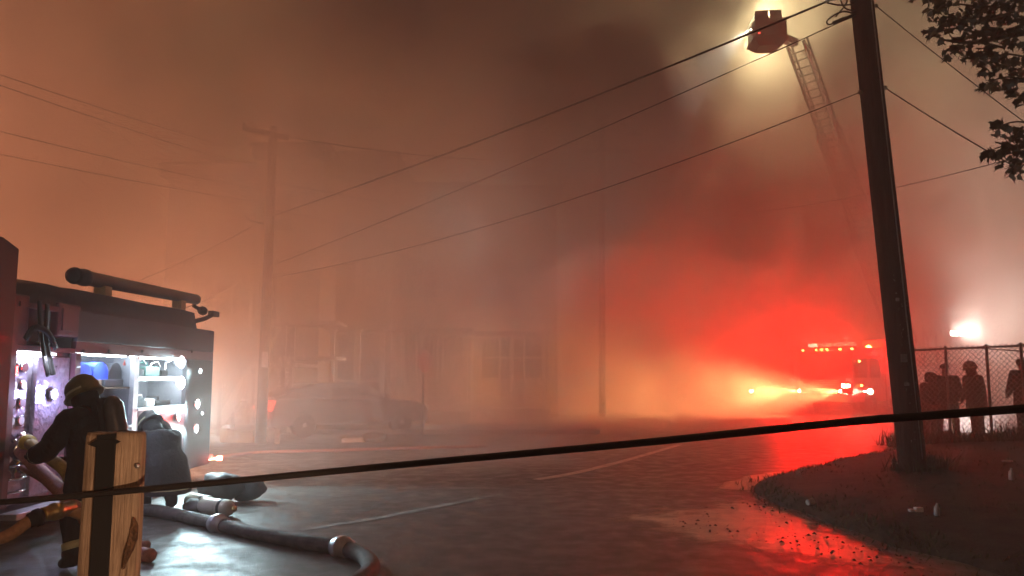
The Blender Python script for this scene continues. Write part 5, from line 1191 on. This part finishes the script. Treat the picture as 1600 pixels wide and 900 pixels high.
# ================================================================== HAZE
mb = MB(); mb.box((-98, -33, -1.2), (98, 143, 32)); hz = struct(obj('haze', mb, None, local=True), 'stuff')
m = bpy.data.materials.new('haze'); m.use_nodes = True; nt = m.node_tree; nt.nodes.clear()
o_ = nt.nodes.new('ShaderNodeOutputMaterial'); v_ = nt.nodes.new('ShaderNodeVolumePrincipled'); nt.links.new(v_.outputs[0], o_.inputs['Volume'])
v_.inputs['Density'].default_value = .012; v_.inputs['Color'].default_value = (.85, .78, .72, 1); v_.inputs['Anisotropy'].default_value = .15
hz.data.materials.append(m)

def smoke():
    a, b = V((-30, 7, -1)), V((34, 50, 31)); c = (a + b) / 2
    mb = MB(); mb.box(a - c, b - c); o = struct(obj('smoke', mb, None, local=True), 'stuff'); o.location = c
    m = bpy.data.materials.new('smoke'); m.use_nodes = True; nt = m.node_tree; nt.nodes.clear(); L = nt.links.new
    out = nt.nodes.new('ShaderNodeOutputMaterial'); v = nt.nodes.new('ShaderNodeVolumePrincipled'); L(v.outputs[0], out.inputs['Volume'])
    tc = nt.nodes.new('ShaderNodeTexCoord')
    def math_(op, x, y):
        n = nt.nodes.new('ShaderNodeMath'); n.operation = op
        for i, q in enumerate((x, y)):
            if isinstance(q, (int, float)): n.inputs[i].default_value = q
            else: L(q, n.inputs[i])
        return n.outputs[0]
    def puff(cc, rad, d):                       # soft ellipsoid of smoke
        mp = nt.nodes.new('ShaderNodeMapping'); mp.vector_type = 'TEXTURE'; mp.inputs['Location'].default_value = V(cc) - c; mp.inputs['Scale'].default_value = rad; L(tc.outputs['Object'], mp.inputs[0])
        ln = nt.nodes.new('ShaderNodeVectorMath'); ln.operation = 'LENGTH'; L(mp.outputs[0], ln.inputs[0])
        f = nt.nodes.new('ShaderNodeMapRange'); f.interpolation_type = 'SMOOTHSTEP'; f.inputs[1].default_value = 1.; f.inputs[2].default_value = .2; f.inputs[3].default_value = 0; f.inputs[4].default_value = d; L(ln.outputs['Value'], f.inputs[0])
        return f.outputs[0]
    pale = None
    for p in PUFFS: q = puff(*p); pale = q if pale is None else math_('ADD', pale, q)
    dark = None
    for p in DARK: q = puff(*p); dark = q if dark is None else math_('ADD', dark, q)
    n = nt.nodes.new('ShaderNodeTexNoise'); n.inputs['Scale'].default_value = .18; n.inputs['Detail'].default_value = 4.5; n.inputs['Roughness'].default_value = .6; n.inputs['Distortion'].default_value = .0; L(tc.outputs['Object'], n.inputs['Vector'])
    mr = nt.nodes.new('ShaderNodeMapRange'); mr.interpolation_type = 'SMOOTHSTEP'; mr.inputs[1].default_value = .42; mr.inputs[2].default_value = .6; mr.inputs[3].default_value = .06; mr.inputs[4].default_value = 1; L(n.outputs['Fac'], mr.inputs[0])
    tot = math_('ADD', pale, dark)
    L(math_('MULTIPLY', tot, mr.outputs[0]), v.inputs['Density'])
    mx = nt.nodes.new('ShaderNodeMixRGB'); mx.inputs[1].default_value = (.86, .77, .69, 1); mx.inputs[2].default_value = (.16, .16, .22, 1); L(math_('DIVIDE', dark, math_('ADD', tot, 1e-4)), mx.inputs[0]); L(mx.outputs[0], v.inputs['Color'])
    v.inputs['Anisotropy'].default_value = .1
    o.data.materials.append(m); return o
PUFFS = [((1.0, 26, 2), (15, 15, 15), .42), ((-12, 23, 7), (14, 12, 14), .5), ((-1.0, 17, 5), (13, 7, 10), .95), ((19, 32, 5), (17, 18, 13), .15), ((13.8, 29.5, 7), (5, 4.5, 5), .6), ((9.5, 36, 16), (10, 6.5, 9), .4), ((-4.2, 10.8, 1.4), (3.6, 4.2, 2.6), .1), ((12, 16.5, 1.8), (6, 4, 3), .16), ((24, 36, 10), (12, 13, 14), .12)]
DARK = [((.4, 17.5, 12.0), (8, 7.5, 5), 2.6)]
smoke()
